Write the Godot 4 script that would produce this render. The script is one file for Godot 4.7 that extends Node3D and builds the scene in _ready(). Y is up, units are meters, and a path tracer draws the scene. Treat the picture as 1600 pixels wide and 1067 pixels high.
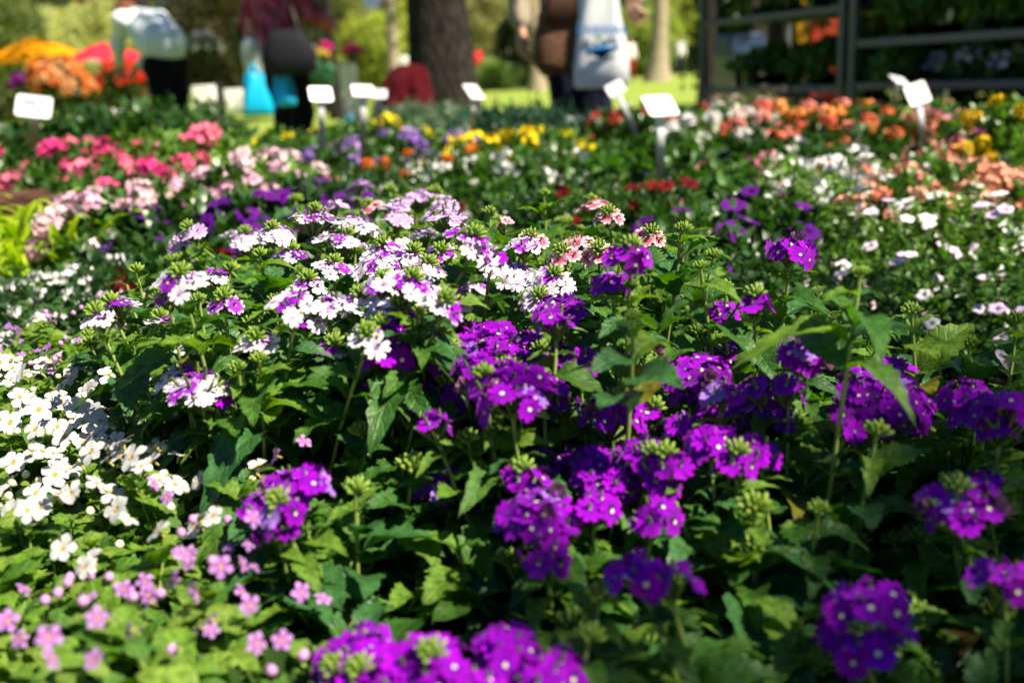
extends Node3D

const F := 1556.0
const EYE := Vector3(0.0, 0.7, 0.0)
const BENCH := 0.2
var rng := RandomNumberGenerator.new()
var look := Basis()
var M := {}
var S := {}
var taken := {}

# ---------------------------------------------------------------- places
func ray(px: float, py: float) -> Vector3:
	return look * Vector3((px - 800.0) / F, (533.5 - py) / F, -1.0)

func spot(px: float, py: float, h: float) -> Vector3:
	var d := ray(px, py)
	return EYE + d * ((h - EYE.y) / d.y)

func ground_at(px: float, dist: float) -> Vector3:
	var d := ray(px, 110.0 - 0.06 * (px - 800.0))
	return Vector3(d.x, 0.0, d.z) * (dist / -d.z)

func above(px: float, py: float, dist: float) -> Vector3:
	var d := ray(px, py)
	return EYE + d * (dist / -d.z)

func mound(x: float, z: float) -> float:
	var k := [0.30, 0.42, 0.38, 0.44, 0.5, 0.47, 0.65, 0.5, 0.75, 0.527, 0.9, 0.55, 1.1, 0.556, 1.4, 0.53]
	var t := -z
	var y: float = k[1]
	for i in range(0, k.size() - 2, 2):
		if t >= k[i]:
			y = lerpf(k[i + 1], k[i + 3], clampf((t - k[i]) / (k[i + 2] - k[i]), 0.0, 1.0))
	return y + 0.006 * sin(x * 31.0 + z * 17.0) + 0.006 * sin(x * 57.0 - z * 43.0)

func low_mound(x: float, z: float) -> float:
	return lerpf(0.455, 0.47, clampf((-z - 0.35) / 0.4, 0.0, 1.0)) + 0.008 * sin(x * 41.0 + z * 23.0) + 0.006 * sin(x * 67.0 - z * 53.0)

func on_mound(px: float, py: float, lift: float, low := false) -> Vector3:
	var h := 0.5
	var p := Vector3.ZERO
	for i in 8:
		p = spot(px, py, h)
		h = clampf((low_mound(p.x, p.z) if low else mound(p.x, p.z)) + lift, 0.3, 0.62)
	return p

# ---------------------------------------------------------------- scene tree
func numbered(called: String) -> String:
	if not taken.has(called):
		taken[called] = 0
		return called
	taken[called] += 1
	return "%s_%03d" % [called, taken[called]]

func tag(o: Node, label: String, category: String, group := "") -> void:
	o.set_meta("label", label)
	o.set_meta("category", category)
	if group:
		o.set_meta("group", group)

func thing(called: String, label: String, category: String, at: Vector3, turn := 0.0, group := "") -> Node3D:
	var o := Node3D.new()
	o.name = numbered(called)
	add_child(o)
	o.position = at
	o.rotation.y = turn
	tag(o, label, category, group)
	return o

func part(called: String, m: Mesh, mat: Material, parent: Node, t := Transform3D()) -> MeshInstance3D:
	var o := MeshInstance3D.new()
	o.name = called
	o.mesh = m
	o.material_override = mat
	o.transform = t
	parent.add_child(o, true)
	return o

func struct(called: String, m: Mesh, mat: Material) -> MeshInstance3D:
	var o := part(called, m, mat, self)
	o.set_meta("kind", "structure")
	return o

func many(called: String, m: Mesh, mat: Material, parent: Node, places: Array, tints: Array) -> void:
	var mm := MultiMesh.new()
	mm.transform_format = MultiMesh.TRANSFORM_3D
	mm.use_colors = true
	mm.mesh = m
	mm.instance_count = places.size()
	for i in places.size():
		mm.set_instance_transform(i, places[i])
		mm.set_instance_color(i, tints[i])
	var o := MultiMeshInstance3D.new()
	o.name = called
	o.multimesh = mm
	o.material_override = mat
	o.set_meta("kind", "stuff")
	parent.add_child(o, true)

# ---------------------------------------------------------------- materials
func lin(r: float, g: float, b: float) -> Color:
	return Color(r, g, b).linear_to_srgb()

func mat(c: Color, rough := 0.7, spec := 0.4) -> StandardMaterial3D:
	var m := StandardMaterial3D.new()
	m.albedo_color = c
	m.roughness = rough
	m.metallic_specular = spec
	return m

func vmat(rough: float, spec: float, back := Color.BLACK, tint := Color.WHITE) -> StandardMaterial3D:
	var m := mat(tint, rough, spec)
	m.vertex_color_use_as_albedo = true
	if back != Color.BLACK:
		m.backlight_enabled = true
		m.backlight = back
	return m

func leaf_texture(lateral: float, count: float, seed_: int) -> Array:
	var w := 128
	var h := 256
	var im := Image.create(w, h, false, Image.FORMAT_RGB8)
	var hm := Image.create(w, h, false, Image.FORMAT_RGB8)
	var n := FastNoiseLite.new()
	n.seed = seed_
	n.frequency = 0.03
	for y in h:
		for x in w:
			var u := absf(x / 127.0 - 0.5) * 2.0
			var v := y / 255.0
			var side := 0.0 if x < 64 else 0.5
			var ph := fposmod((v - u * lateral) * count + side, 1.0)
			var vein := maxf(smoothstep(0.16, 0.0, absf(ph - 0.5)), smoothstep(0.09, 0.0, u))
			var fine := n.get_noise_2d(x * 3.0, y * 3.0)
			var broad := n.get_noise_2d(x * 0.7 + 400.0, y * 0.7)
			var k := clampf(0.74 + 0.2 * broad + 0.12 * fine, 0.0, 1.0)
			var c := Color(k * 0.92, k, k * 0.85).lerp(Color(0.98, 1.0, 0.8), vein * 0.33)
			im.set_pixel(x, y, c)
			var q := clampf(0.6 - 0.5 * vein + 0.3 * sin(ph * PI + PI * 0.5) * 0.0 + 0.2 * fine, 0.0, 1.0)
			hm.set_pixel(x, y, Color(q, q, q))
	return [ImageTexture.create_from_image(im), ImageTexture.create_from_image(hm)]

func leaf_mat(c: Color, tex: Array, back: Color, rough := 0.5) -> StandardMaterial3D:
	var m := mat(c, rough, 0.42)
	m.albedo_texture = tex[0]
	m.heightmap_enabled = true
	m.heightmap_texture = tex[1]
	m.heightmap_scale = 0.07
	m.backlight_enabled = true
	m.backlight = back
	return m

func noise_tex(freq: float, a: Color, b: Color, seed_: int, size := 512) -> NoiseTexture2D:
	var n := FastNoiseLite.new()
	n.frequency = freq
	n.seed = seed_
	n.fractal_octaves = 5
	var g := Gradient.new()
	g.set_color(0, a)
	g.set_color(1, b)
	g.set_offset(0, 0.25)
	g.set_offset(1, 0.75)
	var t := NoiseTexture2D.new()
	t.noise = n
	t.width = size
	t.height = size
	t.seamless = true
	t.color_ramp = g
	return t

func rough_mat(freq: float, a: Color, b: Color, scale: float, rough: float, relief: float, seed_: int, stretch := Vector3.ONE) -> StandardMaterial3D:
	var m := mat(Color.WHITE, rough, 0.3)
	var t := noise_tex(freq, a, b, seed_)
	m.albedo_texture = t
	m.uv1_triplanar = true
	m.uv1_scale = stretch * scale
	if relief > 0.0:
		m.heightmap_enabled = true
		m.heightmap_texture = noise_tex(freq, Color.BLACK, Color.WHITE, seed_)
		m.heightmap_scale = relief
	return m

func make_materials() -> void:
	var tx := leaf_texture(0.28, 6.0, 3)
	var tb := leaf_texture(0.22, 4.0, 5)
	var yg := Color(0.95, 1.0, 0.3)
	M.verbena_leaf = [leaf_mat(lin(0.17, 0.36, 0.065), tx, yg), leaf_mat(lin(0.12, 0.3, 0.075), tx, yg, 0.38), leaf_mat(lin(0.32, 0.52, 0.08), tx, yg), leaf_mat(lin(0.09, 0.24, 0.095), tx, Color(0.7, 0.8, 0.3), 0.38)]
	M.old_leaf = [leaf_mat(lin(0.42, 0.36, 0.05), tx, yg), leaf_mat(lin(0.2, 0.11, 0.04), tx, Color(0.5, 0.4, 0.2))]
	M.bacopa_leaf = [leaf_mat(lin(0.34, 0.56, 0.08), tb, yg), leaf_mat(lin(0.2, 0.41, 0.07), tb, yg), leaf_mat(lin(0.48, 0.66, 0.13), tb, yg)]
	M.stem = mat(lin(0.2, 0.28, 0.06), 0.5, 0.4)
	M.bud = vmat(0.55, 0.35, Color(0.6, 0.7, 0.2))
	M.petal = vmat(0.75, 0.25, Color(0.75, 0.75, 0.75))
	M.velvet = vmat(0.85, 0.2, Color(0.5, 0.5, 0.5))
	M.velvet.rim_enabled = true
	M.velvet.rim = 0.15
	M.foliage = vmat(0.36, 0.55, Color(0.8, 0.9, 0.3))
	M.tree_leaf = vmat(0.4, 0.5, Color(0.95, 1.0, 0.35))
	M.pot = mat(Color(0.035, 0.035, 0.038), 0.45, 0.5)
	M.label = mat(Color(0.88, 0.89, 0.91), 0.35, 0.5)
	M.label.backlight_enabled = true
	M.label.backlight = Color(0.6, 0.6, 0.6)
	M.ink = mat(Color(0.5, 0.51, 0.55), 0.7, 0.3)
	M.metal = mat(Color(0.42, 0.44, 0.43), 0.45, 0.5)
	M.metal.metallic = 0.6
	M.bark = rough_mat(0.02, lin(0.012, 0.01, 0.009), lin(0.045, 0.039, 0.035), 1.2, 0.9, 3.0, 11, Vector3(3, 0.5, 3))
	M.pale_bark = rough_mat(0.02, lin(0.2, 0.16, 0.11), lin(0.5, 0.43, 0.32), 0.9, 0.85, 1.0, 12, Vector3(3, 0.5, 3))
	M.wood = rough_mat(0.015, lin(0.035, 0.015, 0.01), lin(0.15, 0.07, 0.04), 1.5, 0.75, 0.5, 13, Vector3(1, 6, 6))
	M.lawn = rough_mat(0.03, lin(0.13, 0.22, 0.03), lin(0.38, 0.45, 0.08), 0.6, 0.9, 2.0, 14)
	M.board = rough_mat(0.02, lin(0.03, 0.028, 0.025), lin(0.07, 0.06, 0.05), 2.0, 0.9, 0.2, 15, Vector3(1, 1, 8))

# ---------------------------------------------------------------- mesh tools
func start() -> SurfaceTool:
	var st := SurfaceTool.new()
	st.begin(Mesh.PRIMITIVE_TRIANGLES)
	st.set_smooth_group(0)
	return st

func done(st: SurfaceTool) -> ArrayMesh:
	st.generate_normals()
	st.index()
	return st.commit()

func vert(st: SurfaceTool, p: Vector3, c: Color, uv: Vector2) -> void:
	st.set_color(c)
	st.set_uv(uv)
	st.add_vertex(p)

# rows of points: normal = (along rows) x (across)
func sheet(st: SurfaceTool, rows: Array, cols: Array, uvs := []) -> void:
	for i in rows.size() - 1:
		for j in rows[i].size() - 1:
			var ids := [[i, j], [i, j + 1], [i + 1, j], [i, j + 1], [i + 1, j + 1], [i + 1, j]]
			for q in ids:
				var uv: Vector2 = uvs[q[0]][q[1]] if uvs else Vector2(float(q[1]) / (rows[i].size() - 1), float(q[0]) / (rows.size() - 1))
				vert(st, rows[q[0]][q[1]], cols[q[0]][q[1]], uv)

func plain_cols(rows: Array, c: Color) -> Array:
	var out := []
	for r in rows:
		var a := []
		a.resize(r.size())
		a.fill(c)
		out.append(a)
	return out

func tube(st: SurfaceTool, path: Array, radii: Array, sides: int, c := Color.WHITE) -> void:
	var rows := []
	var e1 := Vector3.ZERO
	for i in path.size():
		var t: Vector3 = (path[mini(i + 1, path.size() - 1)] - path[maxi(i - 1, 0)]).normalized()
		if e1 == Vector3.ZERO:
			e1 = t.cross(Vector3.RIGHT if absf(t.x) < 0.8 else Vector3.FORWARD).normalized()
		e1 = (e1 - t * e1.dot(t)).normalized()
		var e2 := e1.cross(t)
		var row := []
		for j in sides + 1:
			var a := TAU * (j % sides) / sides
			row.append(path[i] + (e1 * cos(a) + e2 * sin(a)) * radii[i])
		rows.append(row)
	sheet(st, rows, plain_cols(rows, c))

# closed rings from bottom to top, each running from +x to +z
func loft(st: SurfaceTool, rings: Array, c := Color.WHITE, cap := true) -> void:
	var rows := []
	for r in rings:
		var a: Array = r.duplicate()
		a.append(a[0])
		rows.append(a)
	if cap:
		for at in [0, rows.size() - 1]:
			var mid := Vector3.ZERO
			for p in rows[at]:
				mid += p / rows[at].size()
			var flat := []
			for p in rows[at]:
				flat.append(mid)
			if at == 0:
				rows.push_front(flat)
			else:
				rows.append(flat)
	sheet(st, rows, plain_cols(rows, c))

func oval(y: float, hw: float, hd: float, sides: int, power := 2.0, off := Vector3.ZERO) -> Array:
	var out := []
	for j in sides:
		var a := TAU * j / sides
		var cx := cos(a)
		var sz := sin(a)
		out.append(Vector3(signf(cx) * pow(absf(cx), 2.0 / power) * hw, y, signf(sz) * pow(absf(sz), 2.0 / power) * hd) + off)
	return out

func lathe(profile: Array, sides: int, c := Color.WHITE) -> ArrayMesh:
	var st := start()
	var rings := []
	for p in profile:
		rings.append(oval(p.y, p.x, p.x, sides))
	loft(st, rings, c, true)
	return done(st)

func box_into(st: SurfaceTool, size: Vector3, at: Vector3, bevel := 0.004) -> void:
	var rings := []
	var h := size / 2.0
	var b := minf(bevel, minf(h.x, minf(h.y, h.z)) * 0.6)
	for q in [[-h.y, b], [-h.y + b, 0.0], [h.y - b, 0.0], [h.y, b]]:
		var x: float = h.x - q[1]
		var z: float = h.z - q[1]
		rings.append([Vector3(x, q[0], -z + b) + at, Vector3(x, q[0], z - b) + at, Vector3(x - b, q[0], z) + at, Vector3(-x + b, q[0], z) + at, Vector3(-x, q[0], z - b) + at, Vector3(-x, q[0], -z + b) + at, Vector3(-x + b, q[0], -z) + at, Vector3(x - b, q[0], -z) + at])
	st.set_smooth_group(-1)
	loft(st, rings)
	st.set_smooth_group(0)

func block(size: Vector3, bevel := 0.004) -> ArrayMesh:
	var st := start()
	box_into(st, size, Vector3.ZERO, bevel)
	return done(st)

func frame(d: Vector3, up: Vector3, at := Vector3.ZERO, k := 1.0) -> Transform3D:
	var z := d.normalized()
	var x := up.cross(z)
	if x.length() < 0.01:
		x = Vector3(0.3, 0.2, 0.9).cross(z)
	x = x.normalized()
	return Transform3D(Basis(x, z.cross(x), z) * Basis.from_scale(Vector3.ONE * k), at)

func rand_dir() -> Vector3:
	return Vector3(rng.randfn(), rng.randfn(), rng.randfn()).normalized()

# ---------------------------------------------------------------- leaves and flowers
func leaf_mesh(length: float, width: float, teeth: int, tooth: float, fold: float, droop: float, wave: float, widest := 0.42) -> ArrayMesh:
	var st := start()
	var rows := []
	var uvs := []
	var n := teeth * 2
	for i in n + 1:
		var t := float(i) / n
		var prof := pow(sin(PI * pow(t, log(0.5) / log(widest))), 0.85) if t > 0.0 and t < 1.0 else 0.0
		prof = maxf(prof, 0.08 if t < 0.2 else 0.0)
		var edge := prof * width * (1.0 if i % 2 == 1 else 1.0 - tooth)
		var lead := length * 0.25 / n if i % 2 == 1 else 0.0
		var z := length * t
		var y := -droop * length * t * t + 0.12 * length * sin(t * PI * 0.8)
		var row := []
		var uv := []
		for s in [-1.0, -0.5, 0.0, 0.5, 1.0]:
			var a: float = absf(s)
			var wob := wave * width * sin(t * 15.0 + s * 2.0) * a
			row.append(Vector3(-s * edge, y + fold * edge * a + wob - (0.1 * edge * a * a), z + lead * a))
			uv.append(Vector2(0.5 + s * 0.5 * prof, t))
		rows.append(row)
		uvs.append(uv)
	rows.reverse()
	uvs.reverse()
	sheet(st, rows, plain_cols(rows, Color.WHITE), uvs)
	return done(st)

func petal(st: SurfaceTool, a: float, r0: float, r1: float, width: float, notch: float, cup: float, curl: float, colour: Callable, rows_n := 5) -> void:
	var d := Vector3(cos(a), 0, sin(a))
	var e := Vector3(sin(a), 0, -cos(a))
	var rows := []
	var cols := []
	for i in rows_n + 1:
		var t := float(i) / rows_n
		var w := width * (0.22 + 0.78 * sin(minf(t * 1.25, 1.0) * PI / 2)) * (1.0 if t < 0.75 else 1.0 - 0.5 * pow((t - 0.75) / 0.25, 2.0))
		var row := []
		var col := []
		for s in [-1.0, -0.5, 0.0, 0.5, 1.0]:
			var reach := 1.0 - notch * (1.0 - absf(s)) * t * t - 0.1 * absf(s) * t * t
			var r := lerpf(r0, r1, t) * reach
			var y := cup * t * (1.0 - 0.3 * t) - curl * t * t + 0.05 * r1 * absf(s) * t
			row.append(d * r + e * s * w + Vector3.UP * y)
			col.append(colour.call(t, s))
		rows.append(row)
		cols.append(col)
	sheet(st, rows, cols)

func eye_disc(st: SurfaceTool, r: float, y: float, c: Color, low := 0.0) -> void:
	for j in 8:
		var a := TAU * j / 8
		var b := TAU * (j + 1) / 8
		vert(st, Vector3(0, y - low, 0), c * 0.8, Vector2.ZERO)
		vert(st, Vector3(cos(a) * r, y, sin(a) * r), c, Vector2.ZERO)
		vert(st, Vector3(cos(b) * r, y, sin(b) * r), c, Vector2.ZERO)

func floret(kind: int, variant: int) -> ArrayMesh:
	var st := start()
	var r := RandomNumberGenerator.new()
	r.seed = 40 + kind * 10 + variant
	for k in 5:
		var a := TAU * k / 5.0 + r.randf_range(-0.08, 0.08)
		var shade := r.randf_range(0.88, 1.1)
		var curl := r.randf_range(-0.001, 0.0026)
		var cup := r.randf_range(0.0, 0.0024)
		var size := r.randf_range(0.88, 1.07)
		var f: Callable
		if kind == 0:    # purple
			f = func(t: float, s: float) -> Color:
				return Color(0.17, 0.001, 0.36).lerp(Color(0.27, 0.003, 0.45), smoothstep(0.1, 0.75, t)) * shade * (1.0 - 0.16 * (1.0 - absf(s)) * t) * [1.0, 0.86, 1.08][variant]
		elif kind == 1:  # white with a violet base
			f = func(t: float, s: float) -> Color:
				return Color(0.7, 0.69, 0.74).lerp(Color(0.42, 0.2, 0.66), clampf(0.6 - t * 1.3 + 0.3 * (1.0 - absf(s)) * (1.0 - t), 0.0, 1.0) + 0.02)
		elif kind == 2:  # young, violet with a white rim
			f = func(t: float, s: float) -> Color:
				return Color(0.3, 0.02, 0.5).lerp(Color(0.75, 0.68, 0.85), clampf((t - 0.62) * 2.2 + absf(s) * 0.2, 0.0, 1.0))
		elif kind == 3:  # lilac
			f = func(t: float, s: float) -> Color:
				return Color(0.5, 0.25, 0.62).lerp(Color(0.7, 0.52, 0.8), t) * shade
		elif kind == 4:  # pink and white
			f = func(t: float, s: float) -> Color:
				return Color(0.66, 0.1, 0.22).lerp(Color(0.84, 0.7, 0.72), clampf((t - 0.3) * 1.6, 0.0, 1.0))
		elif kind == 6:  # withered
			curl = -0.006
			size *= 0.55
			f = func(t: float, s: float) -> Color:
				return Color(0.16, 0.08, 0.1).lerp(Color(0.2, 0.1, 0.18), t) * shade
		else:            # faded blue violet
			f = func(t: float, s: float) -> Color:
				return Color(0.22, 0.13, 0.58).lerp(Color(0.36, 0.16, 0.6), t) * shade
		petal(st, a, 0.001, 0.0092 * size, 0.0034 if kind in [1, 2] else 0.004, 0.28 if kind in [1, 2] else 0.32, cup, curl, f, 4)
	var c := Color(0.75, 0.72, 0.45) if kind in [0, 5] else Color(0.6, 0.65, 0.3) if kind == 1 else Color(0.7, 0.55, 0.55)
	eye_disc(st, [0.0014, 0.0011, 0.0008][variant] if kind in [0, 5] else 0.0011, 0.0009, c * [1.0, 0.85, 0.5][variant], 0.0003)
	return done(st)

func head_core(n: int, radius: float) -> ArrayMesh:
	var st := start()
	for i in n:
		var t := (i + 0.5) / n
		var pol := acos(1.0 - t * 1.15)
		var az := i * 2.39996
		var d := Vector3(sin(pol) * cos(az), cos(pol), sin(pol) * sin(az))
		tube(st, [Vector3(0, -radius * 0.75, 0), d * radius * 0.5 - Vector3(0, radius * 0.35, 0), d * radius * 0.93 - Vector3(0, radius * 0.1, 0)], [0.0009, 0.0013, 0.0009], 4, Color(0.13, 0.2, 0.05))
	return done(st)

func bud_mesh(n: int, length: float, seed_: int) -> ArrayMesh:
	var st := start()
	var r := RandomNumberGenerator.new()
	r.seed = seed_
	for i in n:
		var t := (i + 0.5) / n
		var pol := acos(1.0 - t * 0.75)
		var az := i * 2.39996
		var d := Vector3(sin(pol) * cos(az), cos(pol), sin(pol) * sin(az))
		var l := length * r.randf_range(0.85, 1.12) * (1.0 - 0.12 * cos(pol))
		var c := Color(0.11, 0.23, 0.03).lerp(Color(0.3, 0.42, 0.07), r.randf())
		tube(st, [Vector3.ZERO, d * l * 0.55, d * l * 0.85 + Vector3(0, l * 0.08, 0), d * l + Vector3(0, l * 0.12, 0)], [0.0007, 0.0012, 0.0016, 0.0002], 5, c)
	return done(st)

func bacopa_flower(kind: int, variant: int) -> ArrayMesh:
	var st := start()
	var r := RandomNumberGenerator.new()
	r.seed = 90 + kind * 7 + variant
	for k in 5:
		var a := TAU * k / 5.0 + r.randf_range(-0.1, 0.1)
		var f: Callable
		if kind == 0:
			f = func(t: float, s: float) -> Color:
				return Color(0.54, 0.55, 0.57).lerp(Color(0.6, 0.61, 0.62), t) * (1.0 - 0.12 * (1.0 - absf(s)))
		elif kind == 1:
			f = func(t: float, s: float) -> Color:
				return Color(0.34, 0.11, 0.44).lerp(Color(0.46, 0.25, 0.56), t)
		else:
			f = func(t: float, s: float) -> Color:
				return Color(0.33, 0.1, 0.52).lerp(Color(0.45, 0.22, 0.65), t)
		petal(st, a, 0.001, 0.0098 * r.randf_range(0.9, 1.08), 0.0037 if kind == 0 else 0.0033, 0.0, r.randf_range(0.0, 0.0035), r.randf_range(0.0, 0.003), f, 4)
	eye_disc(st, 0.0016, 0.0007, Color(0.62, 0.36, 0.02), 0.001)
	tube(st, [Vector3(0, -0.007, 0), Vector3(0, -0.002, 0), Vector3(0, 0.0004, 0)], [0.0008, 0.0013, 0.002], 6, Color(0.45, 0.4, 0.12))
	return done(st)

func trumpet(throat: Color, rim: Color, vein := 0.0) -> ArrayMesh:
	var st := start()
	var rows := []
	var cols := []
	for i in 6:
		var t := i / 5.0
		var row := []
		var col := []
		for j in 21:
			var a := TAU * (j % 20) / 20.0
			var lobe := 1.0 + (0.22 * cos(a * 5.0) if i >= 3 else 0.0) * (t - 0.4)
			var r: float = [0.04, 0.08, 0.15, 0.52, 0.86, 1.0][i] * lobe
			var y: float = [-0.9, -0.55, -0.15, 0.03, 0.06, 0.0][i] + (0.05 * sin(a * 5.0) * t)
			row.append(Vector3(cos(a) * r, y, -sin(a) * r))
			col.append(throat.lerp(rim, smoothstep(0.32, 0.6, t)) * (1.0 - vein * maxf(0.0, cos(a * 5.0))))
		rows.append(row)
		cols.append(col)
	sheet(st, rows, cols)
	return done(st)

# a dome of small florets or frilled petals, one unit in radius, white to be tinted
func dome_flower(n: int, size: float, deep: float, flat: float, seed_: int) -> ArrayMesh:
	var st := start()
	var r := RandomNumberGenerator.new()
	r.seed = seed_
	for i in n:
		var t := (i + 0.5) / n
		var pol := acos(1.0 - t * 1.1)
		var az := i * 2.39996
		var d := Vector3(sin(pol) * cos(az), cos(pol), sin(pol) * sin(az))
		var f := frame(rand_of(r), d, Vector3(d.x, d.y * flat, d.z) * r.randf_range(0.86, 1.0))
		var tone := r.randf_range(deep, 1.0)
		var turn := r.randf() * TAU
		var ring := []
		for k in 10:
			var a := turn + TAU * k / 10
			ring.append(f * Vector3(cos(a) * size * (1.0 if k % 2 == 0 else 0.62), 0.05 * size * (k % 3), sin(a) * size * (1.0 if k % 2 == 0 else 0.62)))
		for k in 10:
			vert(st, f * Vector3(0, -0.15 * size, 0), Color(tone, tone, tone) * 0.92, Vector2.ZERO)
			vert(st, ring[k], Color(tone, tone, tone), Vector2.ZERO)
			vert(st, ring[(k + 1) % 10], Color(tone, tone, tone), Vector2.ZERO)
	return done(st)

func rand_of(r: RandomNumberGenerator) -> Vector3:
	return Vector3(r.randfn(), r.randfn(), r.randfn()).normalized()

# clump of n small folded leaves about a point
func clump(n: int, length: float, width: float, spread: float, up: float, seed_: int, tone := 0.35) -> ArrayMesh:
	var st := start()
	var r := RandomNumberGenerator.new()
	r.seed = seed_
	for i in n:
		var o := rand_of(r) * spread * pow(r.randf(), 0.5)
		var d := (rand_of(r) + Vector3(0, up, 0) + o.normalized() * 0.6).normalized()
		var f := frame(d, (Vector3.UP + rand_of(r) * 0.7).normalized(), o)
		var l := length * r.randf_range(0.7, 1.15)
		var w := width * r.randf_range(0.8, 1.1)
		var k := 1.0 + r.randf_range(-tone, tone)
		var c := Color(k, k, k * r.randf_range(0.8, 1.1))
		var ridge := [Vector3.ZERO, Vector3(0, 0.05 * l, l * 0.3), Vector3(0, 0.05 * l, l * 0.66), Vector3(0, -0.05 * l, l)]
		var rim := [0.12, 0.95, 0.74, 0.0]
		for sd in [-1.0, 1.0]:
			for q in 3:
				var o0: Vector3 = ridge[q] + Vector3(sd * w * rim[q], 0.05 * l * rim[q], -0.03 * l * q)
				var o1: Vector3 = ridge[q + 1] + Vector3(sd * w * rim[q + 1], 0.05 * l * rim[q + 1], -0.03 * l * (q + 1 if q < 2 else 0))
				var tri := [ridge[q], o1, o0, ridge[q], ridge[q + 1], o1] if sd < 0 else [ridge[q], o0, o1, ridge[q], o1, ridge[q + 1]]
				for v in tri:
					vert(st, f * v, c, Vector2.ZERO)
	return done(st)

func make_shapes() -> void:
	S.verbena_leaf = []
	for v in 5:
		S.verbena_leaf.append(leaf_mesh(0.041, 0.0122, 7, 0.2, 0.35 + 0.1 * (v % 3), [0.15, 0.5, 0.85, 0.3, 0.65][v], 0.12))
	S.fine_leaf = []
	for v in 4:
		S.fine_leaf.append(leaf_mesh(0.038, 0.0095, 5, 0.55, 0.3, [0.1, 0.4, 0.7, 0.25][v], 0.1, 0.5))
	S.bacopa_leaf = []
	for v in 3:
		S.bacopa_leaf.append(leaf_mesh(0.0165, 0.0072, 3, 0.16, 0.25, [0.1, 0.5, 0.9][v], 0.1, 0.46))
	S.floret = []
	for k in 7:
		S.floret.append([floret(k, 0), floret(k, 1), floret(k, 2)])
	S.core = [head_core(8, 0.014), head_core(14, 0.022), head_core(20, 0.027)]
	S.bud = [bud_mesh(22, 0.0125, 1), bud_mesh(17, 0.0115, 2), bud_mesh(28, 0.0135, 3)]
	S.bacopa = []
	for k in 3:
		S.bacopa.append([bacopa_flower(k, 0), bacopa_flower(k, 1), bacopa_flower(k, 2)])
	S.knob = lathe([Vector2(0.0006, 0), Vector2(0.0022, 0.0015), Vector2(0.0026, 0.0035), Vector2(0.0012, 0.0055)], 6)
	S.eye = lathe([Vector2(0.001, -0.006), Vector2(0.008, -0.003), Vector2(0.008, 0.003), Vector2(0.001, 0.006)], 8)
	S.pot = lathe([Vector2(0.045, 0), Vector2(0.058, 0.085), Vector2(0.062, 0.087), Vector2(0.062, 0.1), Vector2(0.056, 0.1), Vector2(0.053, 0.09)], 16)
	S.clump_broad = [clump(9, 0.034, 0.011, 0.022, 0.5, 21), clump(9, 0.03, 0.01, 0.022, 0.5, 22)]
	S.clump_small = [clump(14, 0.017, 0.006, 0.022, 0.5, 23), clump(14, 0.015, 0.006, 0.022, 0.5, 24)]
	S.clump_narrow = [clump(12, 0.042, 0.0045, 0.02, 0.9, 25), clump(12, 0.038, 0.004, 0.02, 0.9, 26)]
	S.clump_inner = [clump(14, 0.026, 0.0075, 0.026, 0.4, 51), clump(14, 0.024, 0.007, 0.026, 0.4, 52)]
	S.clump_tree = [clump(30, 0.12, 0.045, 0.3, 0.0, 27, 0.25), clump(30, 0.11, 0.045, 0.3, 0.0, 28, 0.25)]
	S.dome = [dome_flower(16, 0.42, 0.6, 0.75, 31), dome_flower(12, 0.48, 0.7, 0.6, 32)]
	S.pom = [dome_flower(26, 0.3, 0.6, 0.9, 33), dome_flower(22, 0.34, 0.65, 0.8, 34)]
	S.tiny = [dome_flower(4, 0.55, 0.85, 0.4, 35), dome_flower(5, 0.5, 0.85, 0.5, 36)]
	S.trumpet = [trumpet(Color(0.3, 0.25, 0.25), Color.WHITE, 0.15), trumpet(Color(0.75, 0.65, 0.3), Color.WHITE, 0.05)]

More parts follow.
